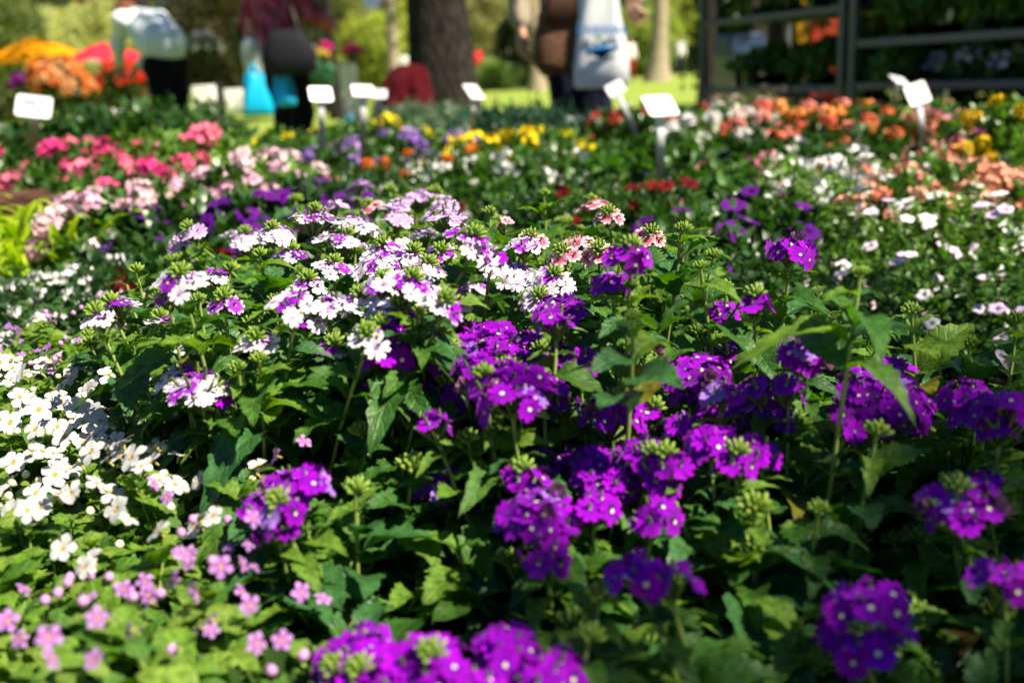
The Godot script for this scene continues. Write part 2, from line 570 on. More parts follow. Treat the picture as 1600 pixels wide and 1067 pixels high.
# ---------------------------------------------------------------- foreground plants
func shoot(plant: Node3D, tip: Vector3, kind: int, leaves: int, leaf_scale: float, lean := 0.5, low := 0.0) -> Vector3:
	# tip is in the plant's own axes; returns the direction of the stem at its tip
	var foot := Vector3(tip.x * 0.25 + rng.randf_range(-0.015, 0.015), 0.09, tip.z * 0.25 + rng.randf_range(-0.015, 0.015))
	var bend := Vector3(lerpf(foot.x, tip.x, lean), lerpf(foot.y, tip.y, 0.6) , lerpf(foot.z, tip.z, lean)) + Vector3(rng.randf_range(-1, 1), 0, rng.randf_range(-1, 1)) * 0.012
	var path := []
	var radii := []
	for i in 8:
		var t := i / 7.0
		path.append(foot.lerp(bend, t).lerp(bend.lerp(tip, t), t))
		radii.append(lerpf(0.0019, 0.0012, t) if kind != 1 else lerpf(0.0013, 0.0007, t))
	var st := start()
	tube(st, path, radii, 5)
	part("stem", done(st), M.stem, plant)
	var end: Vector3 = (path[7] - path[5]).normalized()
	var shapes: Array = S.verbena_leaf if kind == 0 else S.bacopa_leaf if kind == 1 else S.fine_leaf
	var mats: Array = M.bacopa_leaf if kind == 1 else M.verbena_leaf
	var spin := rng.randf() * TAU
	var total := (tip - foot).length()
	var gap := (0.0095 if kind == 1 else 0.017) / total
	for n in leaves:
		var t := 1.0 - low / total - gap * (n * 0.95 + rng.randf_range(0.0, 0.35))
		if t < 0.15:
			break
		var at: Vector3 = foot.lerp(bend, t).lerp(bend.lerp(tip, t), t)
		spin += PI / 2 + rng.randf_range(-0.4, 0.4)
		for side in 2:
			var a := spin + side * PI + rng.randf_range(-0.25, 0.25)
			var rise := rng.randf_range(-0.15, 0.75) - 0.08 * n
			var d := Vector3(cos(a), rise, sin(a)).normalized()
			d = (d + end * 0.25).normalized()
			var up := (Vector3.UP + Vector3(rng.randf_range(-1, 1), 0, rng.randf_range(-1, 1)) * 0.45).normalized()
			var k := leaf_scale * clampf(0.55 + 0.28 * n, 0.5, 1.15) * rng.randf_range(0.78, 1.18)
			var tone: int = 2 if n == 0 and rng.randf() < 0.6 else rng.randi() % mats.size()
			var lm: Material = M.old_leaf[rng.randi() % 2] if n > 2 and rng.randf() < 0.05 else mats[tone]
			part("leaf", shapes[rng.randi() % shapes.size()], lm, plant, frame(d, up, at, k))
	return end

func verbena_head(plant: Node3D, at: Vector3, facing: Vector3, radius: float, kind: int) -> void:
	var n := clampi(int(radius * radius * (58000.0 if kind in [0, 5] else 44000.0)), 5, 50)
	var core: int = 0 if radius < 0.018 else 1 if radius < 0.025 else 2
	var f := frame(rand_dir(), facing, at)
	f.basis = Basis(f.basis.x, f.basis.y, f.basis.z)
	var up := facing.normalized()
	var bx := up.cross(Vector3(0.3, 0.1, 0.9)).normalized()
	f.basis = Basis(bx, up, bx.cross(up))
	var head := part("flower_head", S.core[core], M.bud, plant, f)
	var lop := rng.randf_range(0.0, 0.3)
	var lop_at := rng.randf() * TAU
	var gap_at := rng.randf() * TAU
	for i in n:
		var t := (i + 0.5) / n
		if i > n * 0.25 and cos(i * 2.39996 - gap_at) > 0.86 and rng.randf() < 0.65:
			continue
		var pol := acos(1.0 - t * (0.8 if kind in [1, 3, 4] else 1.08)) + rng.randf_range(-0.12, 0.12)
		var az := i * 2.39996 + rng.randf_range(-0.15, 0.15)
		var d := Vector3(sin(pol) * cos(az), cos(pol), sin(pol) * sin(az))
		var p := Vector3(d.x, d.y * (0.4 if kind in [1, 3, 4] else 0.56), d.z) * radius * rng.randf_range(0.8, 1.06) * (1.0 + lop * cos(az - lop_at))
		var face := (d + Vector3(0, 0.9 if kind in [1, 3, 4] else 0.35, 0) + rand_dir() * 0.42).normalized()
		var kd := kind
		if kind == 1 and (i < n * 0.18 or rng.randf() < 0.12):
			kd = 2 if rng.randf() < 0.75 else 0
		if kind == 0 and rng.randf() < 0.05:
			kd = 5 if rng.randf() < 0.5 else 6
		if kind == 5 and rng.randf() < 0.5:
			kd = 0
		var g := frame(rand_dir(), face, p)
		var x := face.cross(rand_dir()).normalized()
		g.basis = Basis(x, face, x.cross(face)) * Basis.from_scale(Vector3.ONE * rng.randf_range(0.85, 1.08))
		part("floret", S.floret[kd][rng.randi() % 3], M.velvet if kd in [0, 5] else M.petal, head, g)
	if rng.randf() < (0.7 if kind in [1, 4] else 0.2):
		part("bud_cluster", S.bud[1], M.bud, plant, f * Transform3D(Basis.from_scale(Vector3.ONE * 0.8), Vector3(0, radius * (0.45 if kind in [1, 4] else 0.62), 0)))

func nearest(plants: Array, p: Vector3) -> Node3D:
	var best: Node3D = plants[0]
	for q in plants:
		if Vector2(q.position.x - p.x, q.position.z - p.z).length() < Vector2(best.position.x - p.x, best.position.z - p.z).length():
			best = q
	return best

func verbena(label: String, x: float, z: float, group: String) -> Node3D:
	var o := thing("verbena_plant", label, "flowering plant", Vector3(x, BENCH, z), 0.0, group)
	part("pot", S.pot, M.pot, o)
	return o

func fill(plant: Node3D, count: int, radius: float, kind: int, leaf_scale: float, buds: float) -> void:
	for i in count:
		var a := rng.randf() * TAU
		var r := radius * sqrt((i + 0.5) / count)
		var x := plant.position.x + cos(a) * r
		var z := plant.position.z + sin(a) * r
		var h := (low_mound(x, z) if kind == 1 else mound(x, z) - 0.02) - rng.randf_range(0.0, 0.04) - 0.004
		var tip := Vector3(x, h, z) - plant.position
		var bud := rng.randf() < buds
		var end := shoot(plant, tip, kind, [7, 10, 7][kind], leaf_scale, 0.5, 0.014 if bud else 0.0)
		if bud and kind != 1:
			var up := (end + Vector3.UP).normalized()
			var bx := up.cross(Vector3(0.3, 0.1, 0.9)).normalized()
			part("bud_cluster", S.bud[rng.randi() % 3], M.bud, plant, Transform3D(Basis(bx, up, bx.cross(up)) * Basis.from_scale(Vector3.ONE * rng.randf_range(0.7, 1.0)), tip))

func inner(plant: Node3D, n: int, radius: float, low: float, high: float, shapes: Array, c: Color) -> void:
	var places := []
	var tints := []
	for i in n:
		var a := rng.randf() * TAU
		var r := radius * sqrt(rng.randf())
		places.append(Transform3D(Basis(rand_dir(), rng.randf() * TAU), Vector3(cos(a) * r, rng.randf_range(low, high), sin(a) * r)))
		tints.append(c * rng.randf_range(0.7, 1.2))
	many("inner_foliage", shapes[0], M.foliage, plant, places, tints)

func place_heads(plants: Array, rows: Array, kind: int) -> void:
	for q in rows:
		var p := on_mound(q[0], q[1] + q[2] * 0.12, 0.013 + (q[3] if q.size() > 3 else 0.0))
		var plant := nearest(plants, p)
		var dist := (p - EYE).dot(-look.z)
		var radius: float = clampf(q[2] * 0.5 * dist / F - 0.003, 0.01, 0.034)
		var tip := p - plant.position
		var end := shoot(plant, tip - Vector3(0, radius * 0.5, 0), 0, 5, 0.8, 0.5, 0.014)
		var out := Vector3(tip.x, 0, tip.z)
		var facing := (end * 0.5 + Vector3.UP + out * 2.0 + Vector3(rng.randf_range(-0.25, 0.25), 0, rng.randf_range(-0.1, 0.4))).normalized()
		verbena_head(plant, tip, facing, radius, q[4] if q.size() > 4 else kind)

func place_buds(plants: Array, rows: Array) -> void:
	for q in rows:
		var p := on_mound(q[0], q[1], q[3])
		var plant := nearest(plants, p)
		var tip := p - plant.position
		var dist := (p - EYE).dot(-look.z)
		var end := shoot(plant, tip, 0, 4, 1.0, 0.7, 0.012)
		var up := (end + Vector3.UP * 0.7).normalized()
		var bx := up.cross(Vector3(0.3, 0.1, 0.9)).normalized()
		part("bud_cluster", S.bud[rng.randi() % 3], M.bud, plant, Transform3D(Basis(bx, up, bx.cross(up)) * Basis.from_scale(Vector3.ONE * clampf(q[2] * dist / F / 0.024, 0.5, 1.3)), tip))

func foreground() -> void:
	var purple := []
	var gp := "purple verbena plants in black pots"
	for q in [
		[-0.065, -0.68, "purple verbena whose broad flower mass touches the white and violet verbena"],
		[0.065, -0.67, "purple verbena with a single upright leafy sprout behind the central flower mass"],
		[0.185, -0.66, "purple verbena with fading bluish heads right of the central flower mass"],
		[0.31, -0.62, "purple verbena with one big dark domed head at the right, sunlit leaves behind it"],
		[-0.115, -0.52, "purple verbena whose rounded head stands among lilac bacopa flowers at lower left"],
		[0.02, -0.52, "purple verbena with a wide drooping flower head in the middle of the foreground"],
		[0.14, -0.49, "purple verbena mostly of shaded leaves and green buds, right of lower centre"],
		[0.265, -0.47, "purple verbena with a ragged two-lobed head near the right edge"],
		[-0.03, -0.385, "purple verbena blooming densely along the bottom edge of the frame"],
		[0.1, -0.37, "purple verbena in deep shade with large blurred leaves at the bottom right of centre"],
		[0.2, -0.385, "purple verbena with a tall heavy head in the lower right corner"],
		[0.21, -0.77, "purple verbena with a lone raised dark head against the pale calibrachoas"],
		[0.08, -0.8, "purple verbena with small heads nestled beside the pink and white verbena"]]:
		purple.append(verbena(q[2], q[0], q[1], gp))
	var white := []
	var gw := "white and violet verbena plants"
	for q in [
		[-0.31, -0.88, "white and violet verbena at the left end, long bare stalks leaning left"],
		[-0.17, -0.85, "white and violet verbena with flowers spilling down in the middle left"],
		[-0.045, -0.85, "white and violet verbena directly behind the big purple flower mass"],
		[0.065, -0.87, "white and violet verbena with one tall white head on a bent stalk"],
		[-0.29, -1.04, "white and violet verbena at the far left of the back row, sparse grey-white heads"],
		[-0.15, -1.03, "white and violet verbena with the densest sunlit white flowers, back row"],
		[0.0, -1.03, "white and violet verbena with an upright serrated leaf above it, back row"],
		[-0.21, -0.7, "white and violet verbena bearing one striped head beside the white bacopa"]]:
		white.append(verbena(q[2], q[0], q[1], gw))
	var pink := []
	for q in [
		[0.14, -0.98, "pink and white verbena right of the white and violet verbena"],
		[0.03, -1.15, "pink and white verbena half hidden behind the white and violet verbena"]]:
		pink.append(verbena(q[2], q[0], q[1], "pink and white verbena plants"))
	var lilac := [verbena("lilac verbena showing behind the white and violet verbena", -0.12, -1.2, "")]
	place_heads(purple, [
		[608, 575, 105], [700, 608, 110], [708, 512, 85], [780, 545, 110], [852, 560, 100], [905, 560, 60], [800, 620, 105], [655, 535, 90], [740, 570, 90], [650, 610, 80], [850, 600, 70],
		[955, 640, 110], [1015, 645, 70], [885, 478, 88], [870, 500, 60], [985, 395, 75, 0.012], [958, 440, 34], [1235, 385, 85, 0.02], [1180, 470, 66], [1128, 485, 58],
		[1262, 540, 100], [1098, 575, 100], [1125, 610, 70, 0.0, 5], [1195, 640, 115, 0.0, 5], [1110, 685, 95], [1070, 660, 60, 0.0, 5], [1375, 612, 165], [1565, 635, 130],
		[965, 722, 130], [908, 710, 75], [1032, 745, 80], [820, 745, 85], [832, 800, 115], [850, 865, 50], [470, 755, 105], [440, 790, 70], [690, 755, 80], [630, 530, 80], [760, 600, 90], [690, 555, 80], [820, 530, 80], [870, 575, 80], [600, 540, 60], [740, 530, 80], [840, 640, 60], [985, 610, 60], [930, 740, 90], [1000, 700, 80], [855, 780, 60], [1080, 610, 70], [1150, 640, 70], [1002, 890, 105], [1045, 905, 60],
		[1498, 780, 130], [1350, 930, 125], [1355, 1000, 120], [1572, 895, 105], [560, 1005, 120], [680, 1035, 130], [790, 1005, 125], [850, 1055, 100], [620, 1060, 100], [1000, 540, 24], [1232, 605, 46], [880, 635, 40], [680, 665, 30], [930, 790, 50], [745, 1070, 110]], 0)
	var more := []
	for q in [[570, 930, 500, 655, 20, 70, 95], [780, 1060, 690, 830, 9, 60, 90], [500, 900, 985, 1075, 9, 80, 110], [1050, 1250, 545, 720, 9, 50, 85], [1300, 1440, 560, 670, 3, 60, 90], [1500, 1600, 590, 700, 3, 60, 90], [1290, 1420, 900, 1040, 3, 60, 90], [400, 520, 730, 820, 3, 50, 70], [1430, 1570, 740, 820, 2, 50, 80]]:
		for i in q[4]:
			more.append([rng.randf_range(q[0], q[1]), rng.randf_range(q[2], q[3]), rng.randf_range(q[5], q[6]), rng.randf_range(-0.012, 0.0)])
	place_heads(purple, more, 0)
	place_heads(white, [
		[490, 335, 80, 0.012], [560, 350, 85], [540, 375, 100], [600, 388, 95], [640, 398, 80], [735, 372, 88, 0.02], [590, 412, 80], [665, 418, 75], [800, 420, 95], [862, 432, 85], [765, 402, 60], [700, 335, 75, 0.0, 3],
		[460, 465, 85], [515, 470, 75], [478, 495, 70], [562, 468, 95], [620, 482, 75], [540, 545, 80], [640, 440, 95], [720, 450, 85], [285, 432, 90, 0.015], [262, 458, 60], [180, 478, 85], [152, 492, 50], [402, 530, 60],
		[310, 598, 105], [335, 610, 60], [280, 585, 55], [382, 368, 75], [332, 428, 60], [425, 362, 70], [692, 470, 75], [570, 522, 75], [520, 540, 60], [480, 440, 60], [600, 440, 70], [660, 365, 60], [620, 340, 60, 0.0, 3], [820, 380, 60], [250, 500, 50], [350, 470, 45], [300, 545, 50], [455, 395, 60], [520, 415, 70], [690, 395, 60], [840, 465, 60]], 1)
	place_heads(pink, [[580, 322, 48], [925, 318, 58], [1015, 365, 54, 0.01], [905, 375, 55], [950, 335, 40], [830, 372, 38], [880, 395, 45], [780, 350, 36], [935, 392, 36]], 4)
	place_heads(lilac, [[560, 290, 45], [650, 305, 60], [620, 320, 50], [520, 320, 40], [700, 315, 40], [300, 360, 50], [280, 375, 40]], 3)
	place_buds(purple, [[660, 490, 34, 0.0], [705, 545, 38, 0.012], [800, 575, 38, 0.012], [695, 630, 44, 0.01], [565, 680, 44, 0.0], [645, 735, 60, 0.02], [730, 690, 50, 0.01], [555, 770, 60, 0.01], [1065, 360, 26, 0.015], [1095, 420, 28, 0.01], [990, 500, 30, 0.02], [1240, 670, 60, 0.012], [1370, 680, 58, 0.02], [1180, 800, 66, 0.02], [940, 940, 66, 0.01], [920, 1000, 66, 0.012], [790, 875, 40, 0.0], [1425, 490, 36, 0.015], [1345, 430, 34, 0.02], [1590, 505, 36, 0.01], [1515, 540, 34, 0.005], [1170, 690, 40, 0.0], [870, 800, 36, 0.0], [1150, 560, 30, 0.0], [1480, 690, 40, 0.0], [1280, 800, 40, 0.01]])
	place_buds(white, [[212, 425, 34, 0.012], [405, 400, 34, 0.01], [405, 565, 36, 0.006], [372, 578, 34, 0.006], [570, 375, 32, 0.012], [462, 315, 28, 0.012], [655, 490, 36, 0.004], [850, 305, 26, 0.02], [680, 303, 28, 0.012], [705, 392, 28, 0.006], [870, 412, 34, 0.006], [500, 388, 30, 0.008], [555, 395, 32, 0.006], [610, 300, 26, 0.01], [765, 335, 26, 0.012], [430, 470, 26, 0.0], [310, 470, 26, 0.0]])
	for i in purple.size():
		fill(purple[i], 24, 0.088, 0, 0.78 if i > 10 else 1.15 if purple[i].position.z > -0.56 else 0.88, 0.3)
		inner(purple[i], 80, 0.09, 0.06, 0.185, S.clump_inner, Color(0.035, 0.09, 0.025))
	for q in white + pink + lilac:
		fill(q, 21, 0.09, 2, 1.0, 0.3)
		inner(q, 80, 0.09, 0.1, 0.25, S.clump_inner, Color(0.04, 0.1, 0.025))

# bacopas: small round leaves, five-petalled flowers
func bacopa(label: String, x: float, z: float, kind: int, n: int, group: String, radius := 0.075, shoots := 26) -> Node3D:
	var o := thing("bacopa_plant", label, "flowering plant", Vector3(x, BENCH, z), 0.0, group)
	part("pot", S.pot, M.pot, o)
	fill(o, shoots, radius, 1, 1.4 if z > -0.56 else 1.15, 0.0)
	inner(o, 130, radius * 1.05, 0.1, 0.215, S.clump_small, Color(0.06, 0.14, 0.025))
	for i in n:
		var a := rng.randf() * TAU
		var r := radius * 1.05 * sqrt(rng.randf())
		if kind == 1 and z + sin(a) * r > -0.405:
			continue
		bacopa_bloom(o, Vector3(x + cos(a) * r, low_mound(x + cos(a) * r, z + sin(a) * r) + rng.randf_range(-0.004 if kind == 0 else -0.014, 0.012 if kind == 0 else 0.006), z + sin(a) * r), kind, rng.randf_range(0.75, 1.05) * (0.9 if kind == 0 else 0.52))
	for i in n / 2:
		var a := rng.randf() * TAU
		var r := radius * sqrt(rng.randf())
		var p := Vector3(cos(a) * r, low_mound(x + cos(a) * r, z + sin(a) * r) - BENCH + 0.004, sin(a) * r)
		part("flower_bud", S.knob, M.pale_bud if kind == 0 else M.lilac_bud, o, Transform3D(Basis(rand_dir(), rng.randf()), p))
	return o

func bacopa_bloom(o: Node3D, p: Vector3, kind: int, k: float) -> void:
	var face := (Vector3(rng.randf_range(-0.8, 0.8) * (1.0 if kind != 1 else 1.5), 0.9 if kind != 1 else 0.5, rng.randf_range(-0.3, 1.2))).normalized()
	var x := face.cross(rand_dir()).normalized()
	part("flower", S.bacopa[kind][rng.randi() % 3], M.petal, o, Transform3D(Basis(x, face, x.cross(face)) * Basis.from_scale(Vector3.ONE * k), p - o.position))

func bacopas() -> void:
	M.pale_bud = mat(lin(0.65, 0.66, 0.4), 0.6, 0.3)
	M.lilac_bud = mat(lin(0.5, 0.25, 0.5), 0.6, 0.3)
	var gw := "white bacopa plants at the left"
	var w := [
		bacopa("white bacopa at the left edge just below the small violet flowers", -0.42, -0.78, 0, 40, gw),
		bacopa("white bacopa thick with yellow-eyed flowers below the striped verbena head", -0.29, -0.7, 0, 36, gw),
		bacopa("white bacopa in full bloom at the left, nearest the lilac one", -0.33, -0.6, 0, 34, gw),
		bacopa("white bacopa with scattered flowers between purple verbena and lilac bacopa", -0.22, -0.57, 0, 16, gw, 0.06, 20),
		bacopa("sparsely flowering bacopa of light green round leaves at the lower left", -0.29, -0.5, 0, 9, gw, 0.065, 28)]
	for q in [[75, 565], [45, 582], [110, 590], [60, 640], [118, 638], [142, 705], [182, 795], [155, 680], [65, 705], [20, 722], [85, 742], [200, 635], [180, 662], [170, 585], [207, 588], [15, 660], [265, 605], [205, 715], [150, 755], [245, 830], [280, 710], [30, 620], [100, 682], [245, 700], [175, 770], [10, 600], [130, 660], [55, 670], [225, 655], [190, 690]]:
		var p := on_mound(q[0], q[1], 0.01, true)
		bacopa_bloom(nearest(w, p), p, 0, rng.randf_range(0.8, 1.05))
	var gl := "lilac bacopa plants at the lower left"
	var l := [
		bacopa("lilac bacopa whose flowers climb into the white bacopa", -0.2, -0.47, 1, 16, gl, 0.06, 22),
		bacopa("lilac bacopa in the bottom left corner", -0.235, -0.4, 1, 14, gl, 0.06, 24),
		bacopa("lilac bacopa at the bottom edge left of the purple flower mass", -0.15, -0.395, 1, 14, gl, 0.06, 24),
		bacopa("lilac bacopa reaching up beside the rounded purple verbena head", -0.165, -0.55, 1, 2, gl, 0.05, 14)]
	for q in [[240, 755, 0.02], [395, 810, 0.025], [430, 712, 0.02], [400, 740, 0.015], [475, 690, 0.02], [455, 635, 0.02], [285, 865, 0.005], [345, 885, 0.005], [232, 940, 0], [150, 965, 0.01], [80, 1030, 0.02], [275, 1015, 0.01], [390, 945, 0], [330, 985, 0], [300, 920, 0], [470, 925, 0], [505, 935, 0], [10, 970, 0.01], [400, 1005, 0], [145, 1030, 0], [440, 1000, 0], [75, 995, 0.015], [270, 905, 0], [200, 985, 0]]:
		var p := on_mound(q[0], q[1], q[2], true)
		bacopa_bloom(nearest(l, p), p, 1, rng.randf_range(0.4, 0.66))
	var gv := "small violet bacopas behind the white ones"
	bacopa("violet bacopa at the left edge behind the white bacopas", -0.53, -0.94, 2, 20, gv, 0.085)
	bacopa("violet bacopa between the white bacopas and the stalks of white verbena", -0.41, -0.91, 2, 22, gv, 0.085)
	bacopa("violet bacopa farthest back, mixed with tiny white flowers", -0.47, -1.06, 2, 16, gv, 0.085)

# ---------------------------------------------------------------- plants farther back
func bedding(called: String, label: String, group: String, px: float, py: float, h: float, rx: float, hh: float, leaf: String, leaf_c: Color, shape: String, tint: Array, n: int, size: float, top := 0.0, rz := 0.0) -> Node3D:
	var c := spot(px, py, h)
	return bedding_at(called, label, group, Vector3(c.x, 0, c.z), h, rx, hh, leaf, leaf_c, shape, tint, n, size, top, rz if rz > 0.0 else rx)

func bedding_at(called: String, label: String, group: String, c: Vector3, h: float, rx: float, hh: float, leaf: String, leaf_c: Color, shape: String, tint: Array, n: int, size: float, top: float, rz: float, floor_h := BENCH, category := "flowering plant") -> Node3D:
	var o := thing(called, label, category, Vector3(c.x, floor_h, c.z), 0.0, group)
	var pot_h := clampf(h - hh * 1.6 - floor_h, 0.05, 0.3)
	part("pot", S.pot, M.pot, o, Transform3D(Basis.from_scale(Vector3(clampf(rx * 9.0, 0.6, 2.6), pot_h / 0.1, clampf(rz * 9.0, 0.6, 2.6))), Vector3.ZERO))
	if shape == "tiny" or shape == "trumpet":
		n = int(n * 1.6)
		size *= 0.8
	elif category == "flowering plant" and label.find("stall") < 0 and label.find("bunch") < 0:
		n = int(n * (1.1 if label.begins_with("hot") else 1.6))
		size *= 0.82
	var mid := Vector3(0, h - hh - floor_h, 0)
	var places := []
	var tints := []
	var k := clampf(rx / 0.18, 0.8, 1.6)
	var count := int(150.0 * (rx + rz) * 0.5 / 0.18 * (0.5 + hh / 0.2) * (1.0 if leaf != "small" else 1.6))
	for i in count:
		var d := rand_dir()
		d.y = absf(d.y) if rng.randf() < 0.75 else d.y
		var q := pow(rng.randf(), 0.35)
		var bump := 1.0 + 0.14 * sin(d.x * 7.0 + c.x * 40.0) * cos(d.z * 8.0 + c.z * 30.0)
		places.append(Transform3D(Basis(Vector3.UP, rng.randf() * TAU) * Basis.from_scale(Vector3.ONE * k * rng.randf_range(0.8, 1.2)), mid + Vector3(d.x * rx, d.y * hh, d.z * rz) * q * bump))
		tints.append(leaf_c * rng.randf_range(0.65, 1.3))
	many("foliage", S["clump_" + leaf][rng.randi() % 2], M.foliage, o, places, tints)
	for i in n:
		var d := rand_dir()
		d.y = maxf(absf(d.y), top)
		d = d.normalized()
		var bump := 1.0 + 0.14 * sin(d.x * 7.0 + c.x * 40.0) * cos(d.z * 8.0 + c.z * 30.0)
		var p := mid + Vector3(d.x * rx, d.y * hh, d.z * rz) * bump * rng.randf_range(0.98, 1.08) + Vector3(0, size * 0.25, 0)
		var face := (d + Vector3(0, 0.7, 0.25) + rand_dir() * 0.35).normalized()
		var x := face.cross(rand_dir()).normalized()
		var shapes: Array = S[shape]
		var m: Material = tint[rng.randi() % tint.size()]
		part("flower_head" if shape in ["dome", "pom"] else "flower", shapes[rng.randi() % shapes.size()], m, o, Transform3D(Basis(x, face, x.cross(face)) * Basis.from_scale(Vector3.ONE * size * rng.randf_range(0.75, 1.15)), p))
	return o

func tone(r: float, g: float, b: float) -> StandardMaterial3D:
	return vmat(0.75, 0.25, Color(0.6, 0.6, 0.6), lin(r, g, b))

func beds() -> void:
	var hot := [tone(0.8, 0.09, 0.25), tone(0.72, 0.04, 0.22), tone(0.85, 0.22, 0.33)]
	var blush := [tone(0.8, 0.5, 0.62), tone(0.75, 0.42, 0.6), tone(0.85, 0.65, 0.7)]
	var plum := [tone(0.075, 0.002, 0.18), tone(0.11, 0.003, 0.22)]
	var red := [tone(0.13, 0.003, 0.005), tone(0.09, 0.002, 0.005)]
	var orange := [tone(0.8, 0.19, 0.01), tone(0.75, 0.13, 0.01)]
	var snow := [tone(0.82, 0.84, 0.84), tone(0.78, 0.8, 0.78)]
	var mauve := [tone(0.36, 0.2, 0.62), tone(0.45, 0.28, 0.68), tone(0.28, 0.14, 0.55)]
	var gold := [tone(0.88, 0.7, 0.01), tone(0.88, 0.6, 0.01)]
	var coral := [tone(0.85, 0.36, 0.24), tone(0.86, 0.44, 0.31), tone(0.8, 0.28, 0.17)]
	var flame := [tone(0.9, 0.25, 0.06), tone(0.85, 0.15, 0.1), tone(0.86, 0.28, 0.22), tone(0.9, 0.36, 0.09), tone(0.88, 0.22, 0.07)]
	var pale := [tone(0.78, 0.68, 0.8), tone(0.8, 0.78, 0.82), tone(0.66, 0.5, 0.75)]
	var rose := [tone(0.8, 0.2, 0.4), tone(0.8, 0.35, 0.45)]
	var green := Color(0.07, 0.17, 0.03)
	var dark := Color(0.04, 0.11, 0.025)
	var light := Color(0.13, 0.26, 0.04)
	var g := "hot pink verbenas at the back left"
	bedding("pink_verbena", "hot pink verbena at the left end, over the weathered planks", g, 60, 226, 0.588, 0.16, 0.09, "broad", green, "dome", hot, 9, 0.034)
	bedding("pink_verbena", "hot pink verbena just right of the leftmost white plant label", g, 140, 232, 0.59, 0.17, 0.1, "broad", green, "dome", hot, 12, 0.034)
	bedding("pink_verbena", "hot pink verbena with the largest sunlit heads, middle of its row", g, 225, 218, 0.6, 0.17, 0.1, "broad", light, "dome", hot, 13, 0.036)
	bedding("pink_verbena", "hot pink verbena at the right end of its row, below the pale stake", g, 310, 220, 0.59, 0.16, 0.1, "broad", light, "dome", hot, 10, 0.034)
	bedding("pink_verbena", "hot pink verbena in front of its row, above the pale pink ones", g, 180, 262, 0.565, 0.14, 0.08, "broad", green, "dome", hot, 10, 0.03)
	g = "pale pink verbenas at the left"
	bedding("pale_pink_verbena", "pale pink verbena at the left end, beside the lime green grass", g, 150, 315, 0.53, 0.1, 0.08, "broad", green, "dome", blush, 11, 0.029)
	bedding("pale_pink_verbena", "pale pink verbena behind the left dark purple petunia", g, 235, 292, 0.535, 0.12, 0.08, "broad", green, "dome", blush, 14, 0.028)
	bedding("pale_pink_verbena", "pale pink verbena between the two left dark purple petunias", g, 330, 278, 0.54, 0.12, 0.08, "broad", green, "dome", blush, 13, 0.027)
	bedding("pale_pink_verbena", "pale pink verbena at the right end, in bright sun", g, 410, 255, 0.55, 0.13, 0.08, "broad", light, "dome", blush, 14, 0.028)
	g = "dark purple petunias"
	bedding("purple_petunia", "dark purple petunia at the left beside the pale pink flowers", g, 245, 330, 0.515, 0.095, 0.07, "broad", dark, "trumpet", plum, 26, 0.021)
	bedding("purple_petunia", "dark purple petunia in the middle, under the sunlit pale pink verbena", g, 375, 312, 0.525, 0.1, 0.07, "broad", dark, "trumpet", plum, 28, 0.021)
	bedding("purple_petunia", "dark purple petunia behind the greyish white verbena head", g, 480, 292, 0.53, 0.1, 0.07, "broad", dark, "trumpet", plum, 28, 0.022)
	bedding("red_verbena", "small dark red verbena among green leaves behind the white verbena stalks", "", 280, 395, 0.49, 0.09, 0.05, "broad", dark, "dome", red, 5, 0.018)
	bedding("green_bedding_plant", "leafy green plant without flowers below the left dark purple petunia", "", 215, 380, 0.48, 0.12, 0.06, "broad", dark, "tiny", snow, 5, 0.01)
	g = "tiny white alyssums at the left edge"
	bedding("white_alyssum", "tiny-flowered white alyssum in front of the lime green grass, at the edge", g, 30, 440, 0.47, 0.1, 0.06, "small", dark, "tiny", snow, 40, 0.011)
	bedding("white_alyssum", "tiny-flowered white alyssum right of the lime green grass", g, 172, 412, 0.475, 0.1, 0.06, "small", dark, "tiny", snow, 36, 0.011)
	bedding("white_alyssum", "tiny-flowered white alyssum touching the violet bacopa", g, 100, 470, 0.465, 0.09, 0.06, "small", dark, "tiny", snow, 26, 0.011)
	g = "orange marigolds in the middle"
	bedding("orange_marigold", "sparse orange marigold left, behind the lilac verbena", g, 590, 265, 0.5, 0.16, 0.1, "narrow", dark, "pom", orange, 8, 0.018)
	bedding("orange_marigold", "orange marigold under the label with the tall thin stem", g, 660, 245, 0.5, 0.17, 0.1, "narrow", dark, "pom", orange, 9, 0.019)
	bedding("orange_marigold", "orange marigold at the right, beside the yellow pansies", g, 735, 238, 0.505, 0.15, 0.1, "narrow", green, "pom", orange, 8, 0.02)
	g = "white flowered bedding plants in the middle"
	bedding("white_impatiens", "white impatiens behind the tall serrated verbena leaf", g, 690, 268, 0.5, 0.13, 0.1, "broad", green, "tiny", snow, 14, 0.021)
	bedding("white_impatiens", "white impatiens in the middle of the green patch", g, 775, 250, 0.505, 0.15, 0.1, "broad", green, "tiny", snow, 17, 0.021)
	bedding("white_impatiens", "white impatiens behind the dark red calibrachoas, in front of the yellow pansies", g, 860, 240, 0.505, 0.15, 0.1, "broad", green, "tiny", snow, 14, 0.02)
	bedding("white_impatiens", "white impatiens with few flowers, left of the nearest white label's stem", g, 960, 232, 0.505, 0.17, 0.1, "broad", green, "tiny", snow, 10, 0.02)
	bedding("green_bedding_plant", "plain green bedding plant right of the nearest white label", "", 1060, 222, 0.51, 0.2, 0.12, "broad", green, "tiny", snow, 6, 0.017)
	bedding("green_bedding_plant", "plain dark green bedding plant below the plum petunias and left of the pale calibrachoas", "", 1090, 370, 0.47, 0.17, 0.12, "small", dark, "tiny", snow, 3, 0.012)
	g = "lilac ageratums"
	bedding("lilac_ageratum", "lilac ageratum at the left, at the foot of the first two labels", g, 520, 240, 0.51, 0.16, 0.1, "broad", green, "dome", mauve, 9, 0.03)
